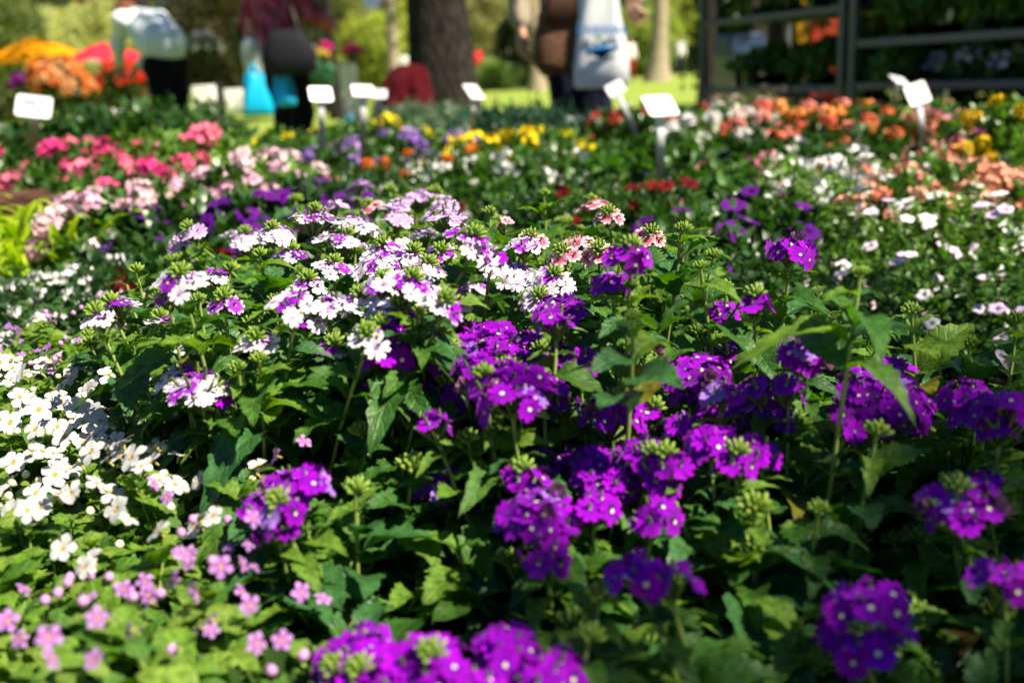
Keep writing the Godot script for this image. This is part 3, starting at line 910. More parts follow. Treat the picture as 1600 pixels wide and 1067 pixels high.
	bedding("lilac_ageratum", "lilac ageratum in the middle behind the tall thin label stem", g, 585, 222, 0.52, 0.18, 0.1, "broad", green, "dome", mauve, 15, 0.032)
	bedding("lilac_ageratum", "lilac ageratum at the right, in front of the grey-leaved plants", g, 665, 212, 0.52, 0.18, 0.1, "broad", green, "dome", mauve, 17, 0.032)
	g = "yellow pansies"
	bedding("yellow_pansy", "yellow pansy at the left, at the feet of the person in maroon", g, 430, 215, 0.53, 0.2, 0.1, "broad", green, "tiny", gold, 8, 0.03)
	bedding("yellow_pansy", "yellow pansy between the two left labels and the blue bag", g, 530, 198, 0.53, 0.18, 0.1, "broad", green, "tiny", gold, 8, 0.032)
	bedding("yellow_pansy", "yellow pansy under the smallest label, in front of the dark red coat", g, 605, 190, 0.53, 0.18, 0.1, "broad", green, "tiny", gold, 13, 0.034)
	bedding("yellow_pansy", "bright yellow pansy at the foot of the sideways label", g, 770, 213, 0.525, 0.17, 0.09, "broad", green, "tiny", gold, 20, 0.032)
	bedding("yellow_pansy", "bright yellow pansy in front of the navy trousers", g, 845, 210, 0.525, 0.16, 0.09, "broad", green, "tiny", gold, 18, 0.032)
	g = "grey-leaved plants below the large trunk"
	var grey := Color(0.13, 0.21, 0.15)
	bedding("grey_leaved_plant", "grey-green leafy plant at the left foot of the large trunk", g, 640, 170, 0.56, 0.22, 0.14, "narrow", grey, "tiny", mauve, 0, 0.02)
	bedding("grey_leaved_plant", "grey-green leafy plant right in front of the large trunk", g, 705, 166, 0.56, 0.22, 0.14, "narrow", grey, "tiny", mauve, 0, 0.02)
	bedding("blue_green_grass_clump", "dark blue-green tufted plant right of the sideways label", "", 815, 178, 0.54, 0.3, 0.14, "narrow", Color(0.03, 0.09, 0.06), "tiny", red, 2, 0.02)
	g = "dark red calibrachoas"
	bedding("red_calibrachoa", "dark red calibrachoa at the left behind the pink and white verbena", g, 815, 300, 0.5, 0.12, 0.09, "small", dark, "trumpet", red, 7, 0.02)
	bedding("red_calibrachoa", "dark red calibrachoa in the middle of the dark green patch", g, 905, 290, 0.5, 0.12, 0.09, "small", green, "trumpet", red, 9, 0.02)
	bedding("red_calibrachoa", "dark red calibrachoa around the stem of the nearest white label", g, 1010, 285, 0.5, 0.13, 0.09, "small", green, "trumpet", red, 10, 0.02)
	g = "plum coloured petunias right of centre"
	bedding("plum_petunia", "plum petunia right of the nearest label's stem", g, 1085, 325, 0.49, 0.11, 0.09, "broad", dark, "trumpet", plum, 8, 0.022)
	bedding("plum_petunia", "plum petunia beside the pale calibrachoas", g, 1175, 312, 0.49, 0.11, 0.09, "broad", dark, "trumpet", plum, 9, 0.022)
	g = "rose pink flowers right of centre"
	bedding("pink_impatiens", "rose pink impatiens right of the nearest white label", g, 1125, 262, 0.5, 0.14, 0.09, "broad", green, "tiny", rose, 12, 0.024)
	bedding("pink_impatiens", "rose pink impatiens in front of the flame coloured kalanchoes", g, 1210, 255, 0.5, 0.14, 0.09, "broad", light, "tiny", rose + snow, 13, 0.024)
	g = "white flowers in light green leaves at the right"
	bedding("white_nemesia", "white nemesia in light green leaves left of the coral verbenas", g, 1280, 268, 0.5, 0.14, 0.1, "small", light, "tiny", snow, 16, 0.02)
	bedding("white_nemesia", "white nemesia in light green leaves under the right pair of labels", g, 1350, 250, 0.5, 0.15, 0.1, "small", light, "tiny", snow, 14, 0.02)
	g = "coral verbenas at the right"
	bedding("coral_verbena", "coral verbena at the left, nearest the camera of its row", g, 1385, 285, 0.48, 0.1, 0.07, "broad", green, "dome", coral, 13, 0.024)
	bedding("coral_verbena", "coral verbena at the foot of the tilted right label", g, 1450, 262, 0.49, 0.13, 0.08, "broad", green, "dome", coral, 16, 0.026)
	bedding("coral_verbena", "coral verbena second from the right frame edge", g, 1525, 265, 0.48, 0.12, 0.08, "broad", green, "dome", coral, 16, 0.026)
	bedding("coral_verbena", "coral verbena cut by the right frame edge", g, 1600, 262, 0.48, 0.13, 0.08, "broad", green, "dome", coral, 15, 0.026)
	g = "flame coloured kalanchoes before the trolleys"
	bedding("orange_kalanchoe", "orange-red kalanchoe at the left end beside the white flowers", g, 1185, 178, 0.53, 0.16, 0.13, "broad", dark, "pom", flame, 15, 0.034, 0.45)
	bedding("orange_kalanchoe", "orange-red kalanchoe second from the left in its row", g, 1250, 172, 0.53, 0.17, 0.13, "broad", dark, "pom", flame, 19, 0.034, 0.45)
	bedding("orange_kalanchoe", "orange-red kalanchoe under the middle trolley post", g, 1315, 172, 0.53, 0.17, 0.13, "broad", dark, "pom", flame, 18, 0.034, 0.45)
	bedding("orange_kalanchoe", "orange-red kalanchoe left of the tilted right label", g, 1375, 172, 0.53, 0.15, 0.13, "broad", green, "pom", flame, 13, 0.03, 0.45)
	bedding("orange_kalanchoe", "small orange-red kalanchoe in front of its row", g, 1285, 205, 0.5, 0.1, 0.09, "broad", dark, "pom", flame, 8, 0.026, 0.45)
	g = "pinkish begonias at the right back"
	bedding("pink_begonia", "pinkish red begonia right of the tilted label", g, 1480, 175, 0.52, 0.17, 0.13, "broad", green, "tiny", rose + coral, 24, 0.026)
	bedding("pink_begonia", "pinkish red begonia in front of the yellow flowers", g, 1500, 218, 0.49, 0.15, 0.1, "broad", green, "tiny", rose + coral, 22, 0.024)
	bedding("pink_begonia", "pinkish red begonia at the right frame edge", g, 1585, 205, 0.5, 0.16, 0.1, "broad", light, "tiny", rose + coral, 14, 0.024)
	g = "yellow calceolarias at the right back"
	bedding("yellow_calceolaria", "yellow calceolaria between the pinkish begonias", g, 1550, 188, 0.53, 0.09, 0.1, "broad", light, "pom", [gold[1], tone(0.88, 0.5, 0.01)], 6, 0.026)
	bedding("yellow_calceolaria", "yellow calceolaria highest at the right frame edge", g, 1582, 165, 0.56, 0.08, 0.07, "broad", light, "pom", [gold[1], tone(0.88, 0.5, 0.01)], 4, 0.028)
	bedding("white_daisy_bush", "bright white flowering bush left of the orange-red kalanchoes", "white flowering bushes", 1120, 180, 0.53, 0.19, 0.12, "broad", light, "pom", snow, 24, 0.034)
	bedding("pale_pink_stock", "tall pale pinkish flower spikes at the foot of the left trolley", "pale spikes by the trolley", 1225, 140, 0.555, 0.15, 0.1, "narrow", Color(0.14, 0.16, 0.08), "pom", [tone(0.5, 0.35, 0.33), tone(0.55, 0.42, 0.36)], 12, 0.03)
	bedding("pale_pink_stock", "low pale pinkish flowers at the left post of the left trolley", "pale spikes by the trolley", 1150, 150, 0.545, 0.16, 0.1, "narrow", Color(0.14, 0.16, 0.08), "pom", [tone(0.5, 0.35, 0.33), tone(0.55, 0.42, 0.36)], 10, 0.026)
	bedding("dark_red_dianthus", "dark red dianthus behind the tilted label beside the navy trousers", "dark red dianthus", 985, 178, 0.52, 0.2, 0.12, "broad", dark, "pom", [tone(0.45, 0.02, 0.03), tone(0.6, 0.05, 0.03)], 17, 0.03)
	bedding("dark_red_dianthus", "dark red dianthus behind the nearest white label's plate", "dark red dianthus", 1060, 175, 0.51, 0.2, 0.1, "broad", dark, "pom", [tone(0.45, 0.02, 0.03)], 9, 0.026)
	bedding("green_bedding_plant", "dark green plant with tiny white flowers behind the rose pink impatiens", "", 1180, 218, 0.5, 0.2, 0.13, "broad", dark, "tiny", snow, 10, 0.02)
	bedding("green_bedding_plant", "dark green plant in front of the flame coloured kalanchoes at the right", "", 1300, 225, 0.47, 0.22, 0.1, "broad", dark, "tiny", coral, 4, 0.018)
	g = "pale lilac and white calibrachoas at the right"
	bedding("pale_calibrachoa", "pale calibrachoa at the left of its group, next to a raised purple head", g, 1270, 345, 0.45, 0.11, 0.12, "small", green, "trumpet", pale, 15, 0.013)
	bedding("pale_calibrachoa", "pale calibrachoa with most flowers, in the middle of its group", g, 1400, 335, 0.46, 0.13, 0.13, "small", light, "trumpet", pale, 28, 0.0135)
	bedding("pale_calibrachoa", "pale calibrachoa with large white flowers behind its group", g, 1490, 305, 0.47, 0.13, 0.12, "small", light, "trumpet", [pale[1]] + snow, 20, 0.016)
	bedding("pale_calibrachoa", "pale calibrachoa at the right frame edge behind its group", g, 1590, 320, 0.465, 0.12, 0.13, "small", light, "trumpet", pale, 20, 0.015)
	bedding("pale_calibrachoa", "pale calibrachoa at the front of its group, two flowers hanging low", g, 1450, 400, 0.42, 0.12, 0.12, "small", green, "trumpet", pale, 14, 0.013)
	bedding("pale_calibrachoa", "pale calibrachoa at the right frame edge in front", g, 1580, 410, 0.42, 0.12, 0.12, "small", green, "trumpet", pale, 16, 0.013)
	bedding("pale_calibrachoa", "pale calibrachoa at the left front, mostly leaves with pink buds", g, 1320, 430, 0.41, 0.11, 0.11, "small", dark, "trumpet", pale, 8, 0.012)
	g = "dark leafy plants along the back left"
	bedding("dark_bedding_plant", "dark leafy plant at the left frame edge behind the first label", g, 20, 205, 0.62, 0.28, 0.2, "broad", dark, "tiny", snow + mauve, 8, 0.024)
	bedding("dark_bedding_plant", "dark leafy plant with white dots below the orange blooms", g, 120, 180, 0.64, 0.26, 0.2, "broad", dark, "tiny", snow, 9, 0.022)
	bedding("dark_bedding_plant", "dark leafy plant below the red blooms", g, 205, 175, 0.64, 0.26, 0.2, "broad", dark, "tiny", snow, 3, 0.02)
	bedding("dark_bedding_plant", "dark leafy plant below the black trousers", g, 280, 175, 0.63, 0.24, 0.2, "broad", dark, "tiny", snow, 3, 0.02)
	# lime green grass: each blade a part
	var lime := [vmat(0.5, 0.35, Color(0.9, 1.0, 0.2), lin(0.36, 0.5, 0.02)), vmat(0.5, 0.35, Color(0.9, 1.0, 0.2), lin(0.27, 0.42, 0.02)), vmat(0.5, 0.35, Color(0.9, 1.0, 0.2), lin(0.5, 0.6, 0.05))]
	var blades := []
	for v in 4:
		var st := start()
		var rows := []
		for i in 8:
			var t := i / 7.0
			var w := 0.0042 * (sin(PI * clampf(t * 0.9 + 0.08, 0, 1)))
			var q := Vector3(0, 0.11 * sin(t * (1.6 + 0.25 * v)), 0.15 * t * (0.7 + 0.13 * v))
			rows.append([q + Vector3(-w, w * 0.4, 0), q, q + Vector3(w, w * 0.4, 0)])
		sheet(st, rows, plain_cols(rows, Color.WHITE))
		blades.append(done(st))
	for q in [[92, 352, "lime green arching grass in full sun at the left edge"], [15, 352, "lime green grass cut by the left frame edge"]]:
		var c := spot(q[0], q[1], 0.49)
		var o := thing("lime_grass_plant", q[2], "ornamental grass", Vector3(c.x, BENCH, c.z), 0.0, "lime green grasses")
		part("pot", S.pot, M.pot, o, Transform3D(Basis.from_scale(Vector3(1.4, 2.1, 1.4)), Vector3.ZERO))
		for i in 280:
			var a := rng.randf() * TAU
			var p := Vector3(cos(a), 0, sin(a)) * 0.13 * sqrt(rng.randf()) + Vector3(0, 0.178 + rng.randf() * 0.03, 0)
			part("blade", blades[rng.randi() % 4], lime[rng.randi() % 3], o, Transform3D(Basis(Vector3.UP, rng.randf() * TAU) * Basis(Vector3.RIGHT, rng.randf_range(-0.1, 0.65)) * Basis.from_scale(Vector3.ONE * rng.randf_range(0.8, 1.25)), p))

# ---------------------------------------------------------------- furniture
func benches() -> void:
	var legs := block(Vector3(0.06, 0.16, 0.06), 0.004)
	for q in [["low display bench under the purple and white verbenas", Vector3(-0.02, 0, -0.85), 1.5, 1.2], ["low display bench under the middle rows of bedding plants", Vector3(0.0, 0, -2.2), 3.0, 1.35], ["low display bench under the rearmost bedding plants", Vector3(-0.1, 0, -3.75), 5.2, 1.6]]:
		var o := thing("display_bench", q[0], "bench", q[1], 0.0, "low benches that carry the plants")
		var n := int(q[3] / 0.2)
		var m := block(Vector3(q[2], 0.03, q[3] / n - 0.012), 0.003)
		for i in n:
			part("plank", m, M.board, o, Transform3D(Basis(), Vector3(0, BENCH - 0.018, -q[3] / 2 + (i + 0.5) * q[3] / n)))
		for sx in [-1, 1]:
			for sz in [-1, 1]:
				part("leg", legs, M.board, o, Transform3D(Basis(), Vector3(sx * (q[2] / 2 - 0.1), 0.083, sz * (q[3] / 2 - 0.1))))
	# weathered planks at the left
	var c := spot(112, 285, 0.54)
	var o := thing("plank_stack", "stack of weathered reddish brown planks behind the lime green grass", "planks", Vector3(c.x - 0.3, BENCH, c.z), 0.08)
	for k in 6:
		for i in 2:
			part("plank", block(Vector3(0.6 + 0.06 * ((k * 3 + i) % 3), 0.034, 0.12), 0.006), M.wood, o, Transform3D(Basis(Vector3.UP, 0.05 * ((k + i) % 3 - 1)), Vector3(0.03 * (k % 2), 0.03 + k * 0.056, -0.07 + i * 0.14)))
	# white plant labels
	var plate := start()
	var rings := []
	for y in [[-0.001, 0.0], [0.001, 0.0]]:
		rings.append(oval(y[0], 0.038, 0.027, 32, 9.0))
	plate.set_smooth_group(-1)
	loft(plate, rings)
	var plate_mesh := done(plate)
	var neck := start()
	loft(neck, [oval(0.0, 0.009, 0.0035, 16, 4.0), oval(0.8, 0.011, 0.0035, 16, 4.0), oval(0.95, 0.014, 0.003, 16, 4.0), oval(1.0, 0.021, 0.002, 16, 4.0)])
	var neck_mesh := done(neck)
	var g := "white plastic plant labels stuck among the plants"
	for q in [
		[52, 172, 214, 2.3, 0.2, 1.05, 0.0, 1.0, "white plastic plant label leftmost, above the hot pink verbenas"],
		[501, 152, 238, 2.75, 0.45, 1.0, -0.02, 0.82, "white plastic plant label in front of the person in maroon"],
		[567, 147, 246, 2.6, 0.35, 0.75, 0.0, 0.78, "white plastic plant label with the longest thin stem, left of the large trunk"],
		[592, 150, 190, 3.7, 0.1, 0.9, 0.0, 0.75, "smallest white plant label, half behind another one"],
		[740, 148, 212, 2.9, 1.0, 0.85, 0.02, 0.95, "white plastic plant label turned sideways, right of the large trunk"],
		[964, 142, 215, 2.9, 0.25, 1.25, -0.3, 0.72, "white plastic plant label leaning right, against the navy trousers"],
		[1032, 172, 300, 1.9, 0.5, 0.85, 0.0, 0.92, "nearest white plastic plant label, small print at its lower corner"],
		[1405, 130, 175, 2.9, 0.5, 0.5, 0.1, 0.8, "white plastic plant label seen nearly edge-on behind the right one"],
		[1435, 152, 248, 2.3, 0.5, 1.25, -0.12, 0.95, "white plastic plant label at the right, leaning before the dark trolley"]]:
		var top := above(q[0], q[1], q[3])
		var foot := above(q[0] + (q[6] * -110.0), q[2], q[3])
		var len: float = (top - foot).length() + 0.03
		var o2 := thing("plant_label", q[8], "plant label", foot - (top - foot).normalized() * 0.03, 0.0, g)
		var up := (top - foot).normalized()
		var x := Vector3(cos(q[4]), 0, -sin(q[4]))
		x = (x - up * up.dot(x)).normalized()
		var b := Basis(x, up, x.cross(up))
		part("stem", neck_mesh, M.label, o2, Transform3D(b * Basis.from_scale(Vector3(q[7], len, q[7])), Vector3.ZERO))
		var tilt := Basis(x, (x.cross(up) * sin(q[5]) + up * cos(q[5])).normalized(), (x.cross(up) * cos(q[5]) - up * sin(q[5])).normalized())
		var pl := part("plate", plate_mesh, M.label, o2, Transform3D(tilt * Basis.from_scale(Vector3.ONE * q[7]), up * (len + 0.008)))
		for k in 5:
			var wide: float = [0.044, 0.03, 0.036, 0.018, 0.022][k]
			part("print_line", block(Vector3(wide, 0.0004, [0.0034, 0.0018, 0.0018, 0.0022, 0.0022][k]), 0.0001), M.ink, pl, Transform3D(Basis(), Vector3(-0.026 + wide * 0.5 + (0.03 if k > 2 else 0.0), 0.0014, [-0.014, -0.007, -0.002, 0.006, 0.011][k])))

func trolley(called: String, label: String, a: Vector3, b: Vector3, deep: float, shelves: Array, goods: Array, which: String) -> void:
	var along := b - a
	var n := along.length()
	var o := thing(called, label, "plant trolley", a, -atan2(along.z, along.x), "metal plant trolleys at the right")
	var post := block(Vector3(0.034, 1.9, 0.034), 0.004)
	for p in [[0.0, 0.0], [n, 0.0], [0.0, -deep], [n, -deep]]:
		part("post", post, M.metal, o, Transform3D(Basis(), Vector3(p[0], 0.97, p[1])))
		part("wheel", S.caster, M.pot, o, Transform3D(Basis(Vector3.RIGHT, PI / 2), Vector3(p[0], 0.045, p[1])))
	for y in shelves:
		var sh := part("shelf", block(Vector3(n - 0.04, 0.012, deep - 0.04), 0.003), M.board, o, Transform3D(Basis(), Vector3(n / 2, y, -deep / 2)))
		for s in [0, 1]:
			part("rail", block(Vector3(n - 0.036, 0.034, 0.016), 0.003), M.metal, sh, Transform3D(Basis(), Vector3(0, -0.002, (0.5 - s) * deep)))
	for q in goods:
		var at: Vector3 = o.transform * Vector3(q[0] * n, 0, -deep * 0.5)
		bedding_at("shelf_plant", q[2] + which, "plants on the trolley shelves", Vector3(at.x, 0, at.z), q[1] + q[3] + 0.012, 0.26, q[3] * 0.64, "broad", q[4], "tiny", q[5], q[6], 0.04, 0.1, 0.21, q[1] + 0.008, "potted plant")

func trolleys() -> void:
	S.caster = lathe([Vector2(0.015, -0.012), Vector2(0.045, -0.012), Vector2(0.045, 0.012), Vector2(0.015, 0.012)], 16)
	var dk := Color(0.13, 0.28, 0.06)
	var wh := [tone(0.6, 0.62, 0.75), tone(0.4, 0.42, 0.75)]
	var mag := [tone(0.5, 0.03, 0.3)]
	var yl := [tone(0.6, 0.55, 0.1)]
	trolley("plant_trolley", "grey metal trolley at the left, one shelf gap showing orange and yellow boards", Vector3(1.13, 0, -5.6), Vector3(1.55, 0, -4.6), 0.56, [0.2, 0.535, 0.88, 1.25, 1.6],
		[[0.25, 0.535, "dark leafy potted plant, left on the lower shelf of ", 0.17, dk, yl, 2], [0.7, 0.535, "dark leafy potted plant, right on the lower shelf of ", 0.19, dk, yl, 3], [0.25, 0.88, "dark leafy potted plant, left on the upper shelf of ", 0.24, dk, yl, 2], [0.7, 0.88, "dark leafy potted plant, right on the upper shelf of ", 0.26, dk, wh, 1], [0.3, 0.2, "shaded potted plant, left at the bottom of ", 0.2, dk, yl, 0], [0.75, 0.2, "shaded potted plant, right at the bottom of ", 0.2, dk, yl, 0], [0.5, 1.25, "dark potted plant in the middle of the top shelf of ", 0.25, dk, yl, 0]], "the left trolley")
	trolley("plant_trolley", "grey metal trolley at the right frame edge, packed with dark potted plants", Vector3(1.575, 0, -4.53), Vector3(2.12, 0, -3.35), 0.56, [0.2, 0.545, 0.725, 1.1, 1.6],
		[[0.14, 0.545, "dark leafy potted plant, leftmost on the lower shelf of ", 0.13, dk, wh, 2], [0.45, 0.545, "white and blue flowered potted plant in the lower shelf of ", 0.15, dk, wh, 26], [0.8, 0.545, "dark leafy potted plant, rightmost on the lower shelf of ", 0.13, dk, wh, 4], [0.15, 0.725, "tall dark potted plant, leftmost on the upper shelf of ", 0.28, dk, wh, 2], [0.46, 0.725, "tall dark potted plant with pale blooms on the upper shelf of ", 0.3, dk, wh, 7], [0.8, 0.725, "tall dark potted plant with a magenta bloom on the upper shelf of ", 0.3, dk, mag, 5], [0.3, 0.2, "shaded potted plant, left at the bottom of ", 0.22, dk, yl, 0], [0.7, 0.2, "shaded potted plant, right at the bottom of ", 0.22, dk, yl, 1], [0.45, 1.1, "dark potted plant in the middle of the top shelf of ", 0.3, dk, yl, 0]], "the right trolley")
	# boards stored behind the trolleys
	for q in [[1205, 7.6, 0.3, 1.35, Color(0.16, 0.14, 0.11), "grey-brown upright board behind the left trolley"], [1253, 7.5, 0.09, 1.3, Color(0.75, 0.55, 0.03), "narrow yellow upright board behind the left trolley"], [1292, 7.5, 0.25, 1.3, Color(0.6, 0.17, 0.05), "rusty orange upright board behind the left trolley"]]:
		var p := ground_at(q[0], q[1])
		var o := thing("display_board", q[5], "board", p, 0.1, "boards behind the trolleys")
		part("panel", block(Vector3(q[2], q[3], 0.03), 0.006), mat(q[4], 0.7), o, Transform3D(Basis(), Vector3(0, q[3] / 2 + 0.03, 0)))
		part("foot", block(Vector3(q[2] * 0.9, 0.03, 0.25), 0.006), M.metal, o, Transform3D(Basis(), Vector3(0, 0.015, 0)))
	var cp := ground_at(1155, 7.2)
	var cr := thing("blue_crate", "slate blue plastic crate on legs seen through the left trolley", "crate", cp, 0.2)
	part("body", block(Vector3(0.26, 0.14, 0.3), 0.012), mat(Color(0.2, 0.28, 0.4), 0.5), cr, Transform3D(Basis(), Vector3(0, 0.78, 0)))
	for s in [-1, 1]:
		part("leg", block(Vector3(0.03, 0.71, 0.28), 0.004), M.metal, cr, Transform3D(Basis(), Vector3(s * 0.11, 0.355, 0)))

# ---------------------------------------------------------------- people
func skin_of(bones: Array, cell: float, k: float) -> ArrayMesh:
	var field := {}
	var band := k + cell * 2.0
	for b in bones:
		var p: Vector3 = b[0]
		var q: Vector3 = b[1]
		var r: float = maxf(b[2], b[3]) + band
		var lo := ((Vector3(minf(p.x, q.x), minf(p.y, q.y), minf(p.z, q.z)) - Vector3.ONE * r) / cell).floor()
		var hi := ((Vector3(maxf(p.x, q.x), maxf(p.y, q.y), maxf(p.z, q.z)) + Vector3.ONE * r) / cell).ceil()
		var d := q - p
		var dd := maxf(d.length_squared(), 1e-9)
		for i in range(int(lo.x), int(hi.x) + 1):
			for j in range(int(lo.y), int(hi.y) + 1):
				for l in range(int(lo.z), int(hi.z) + 1):
					var v := Vector3(i, j, l) * cell
					var t := clampf((v - p).dot(d) / dd, 0.0, 1.0)
					var dist: float = (v - p - d * t).length() - lerpf(b[2], b[3], t)
					if dist < band * 1.8:
						var key := Vector3i(i, j, l)
						if field.has(key):
							var e: float = field[key]
							var h := maxf(k - absf(e - dist), 0.0) / k
							field[key] = minf(e, dist) - h * h * k * 0.25
						else:
							field[key] = dist
	var at := {}
	var corner := [Vector3i(0, 0, 0), Vector3i(1, 0, 0), Vector3i(0, 1, 0), Vector3i(1, 1, 0), Vector3i(0, 0, 1), Vector3i(1, 0, 1), Vector3i(0, 1, 1), Vector3i(1, 1, 1)]
	var edges := [[0, 1], [2, 3], [4, 5], [6, 7], [0, 2], [1, 3], [4, 6], [5, 7], [0, 4], [1, 5], [2, 6], [3, 7]]
	for key in field:
		if absf(field[key]) > cell * 2.2:
			continue
		var f := []
		var inside := 0
		for c in corner:
			var e: float = field.get(key + c, 1.0)
			f.append(e)
			inside += 1 if e < 0.0 else 0
		if inside == 0 or inside == 8:
			continue
		var sum := Vector3.ZERO
		var n := 0
		for e in edges:
			if (f[e[0]] < 0.0) != (f[e[1]] < 0.0):
				var t: float = f[e[0]] / (f[e[0]] - f[e[1]])
				sum += Vector3(corner[e[0]]).lerp(Vector3(corner[e[1]]), clampf(t, 0, 1))
				n += 1
		at[key] = (Vector3(key) + sum / n) * cell
	var st := start()
	var axes := [Vector3i(1, 0, 0), Vector3i(0, 1, 0), Vector3i(0, 0, 1)]
	for key in at:
		for x in 3:
			var e0: float = field.get(key, 1.0)
			var e1: float = field.get(key + axes[x], 1.0)
			if (e0 < 0.0) == (e1 < 0.0):
				continue
			var u: Vector3i = axes[(x + 1) % 3]
			var w: Vector3i = axes[(x + 2) % 3]
			var quad := [key, key - u, key - u - w, key - w]
			if not (at.has(quad[1]) and at.has(quad[2]) and at.has(quad[3])):
				continue
			if e0 < 0.0:
				quad = [quad[3], quad[2], quad[1], quad[0]]
			for i in [0, 1, 2, 0, 2, 3]:
				vert(st, at[quad[i]], Color.WHITE, Vector2.ZERO)
	return done(st)

func hand_bones(wrist: Vector3, toward: Vector3, side: Vector3) -> Array:
	var out := []
	var palm := toward.cross(side).normalized()
	var k := wrist + toward * 0.085
	out.append([wrist, k, 0.024, 0.03])
	out.append([wrist + side * 0.012, k + side * 0.025, 0.018, 0.016])
	out.append([wrist - side * 0.012, k - side * 0.025, 0.018, 0.016])
	var l := [0.062, 0.076, 0.082, 0.074]
	for i in 4:
		var b := k + side * (0.03 - 0.021 * i)
		var m: Vector3 = b + (toward * 0.85 + palm * 0.4).normalized() * l[i] * 0.55
		var e: Vector3 = m + (toward * 0.25 + palm).normalized() * l[i] * 0.45
		out.append([b, m, 0.0095, 0.0085])
		out.append([m, e, 0.0085, 0.0072])
	var tb := wrist + toward * 0.03 - side * 0.02
	var tm := tb + (toward * 0.6 - side * 0.75).normalized() * 0.045
	out.append([tb, tm, 0.014, 0.0105])
	out.append([tm, tm + (toward * 0.8 + palm * 0.5).normalized() * 0.032, 0.0105, 0.0085])
	return out

func head_bones(neck: Vector3, head: Vector3, fwd: Vector3, side: Vector3) -> Array:
	var up := (head - neck).normalized()
	var out := [[head + up * 0.03 - fwd * 0.015, head + up * 0.03 - fwd * 0.02, 0.092, 0.092], [head - up * 0.03 + fwd * 0.02, head - up * 0.075 + fwd * 0.035, 0.068, 0.045], [head + up * 0.01 + fwd * 0.082, head - up * 0.025 + fwd * 0.1, 0.01, 0.015], [head - up * 0.06 + fwd * 0.072, head - up * 0.06 + fwd * 0.074, 0.018, 0.018]]
	for s in [-1.0, 1.0]:
		out.append([head + up * 0.02 + side * s * 0.09 - fwd * 0.01, head - up * 0.02 + side * s * 0.086, 0.012, 0.009])
	return out

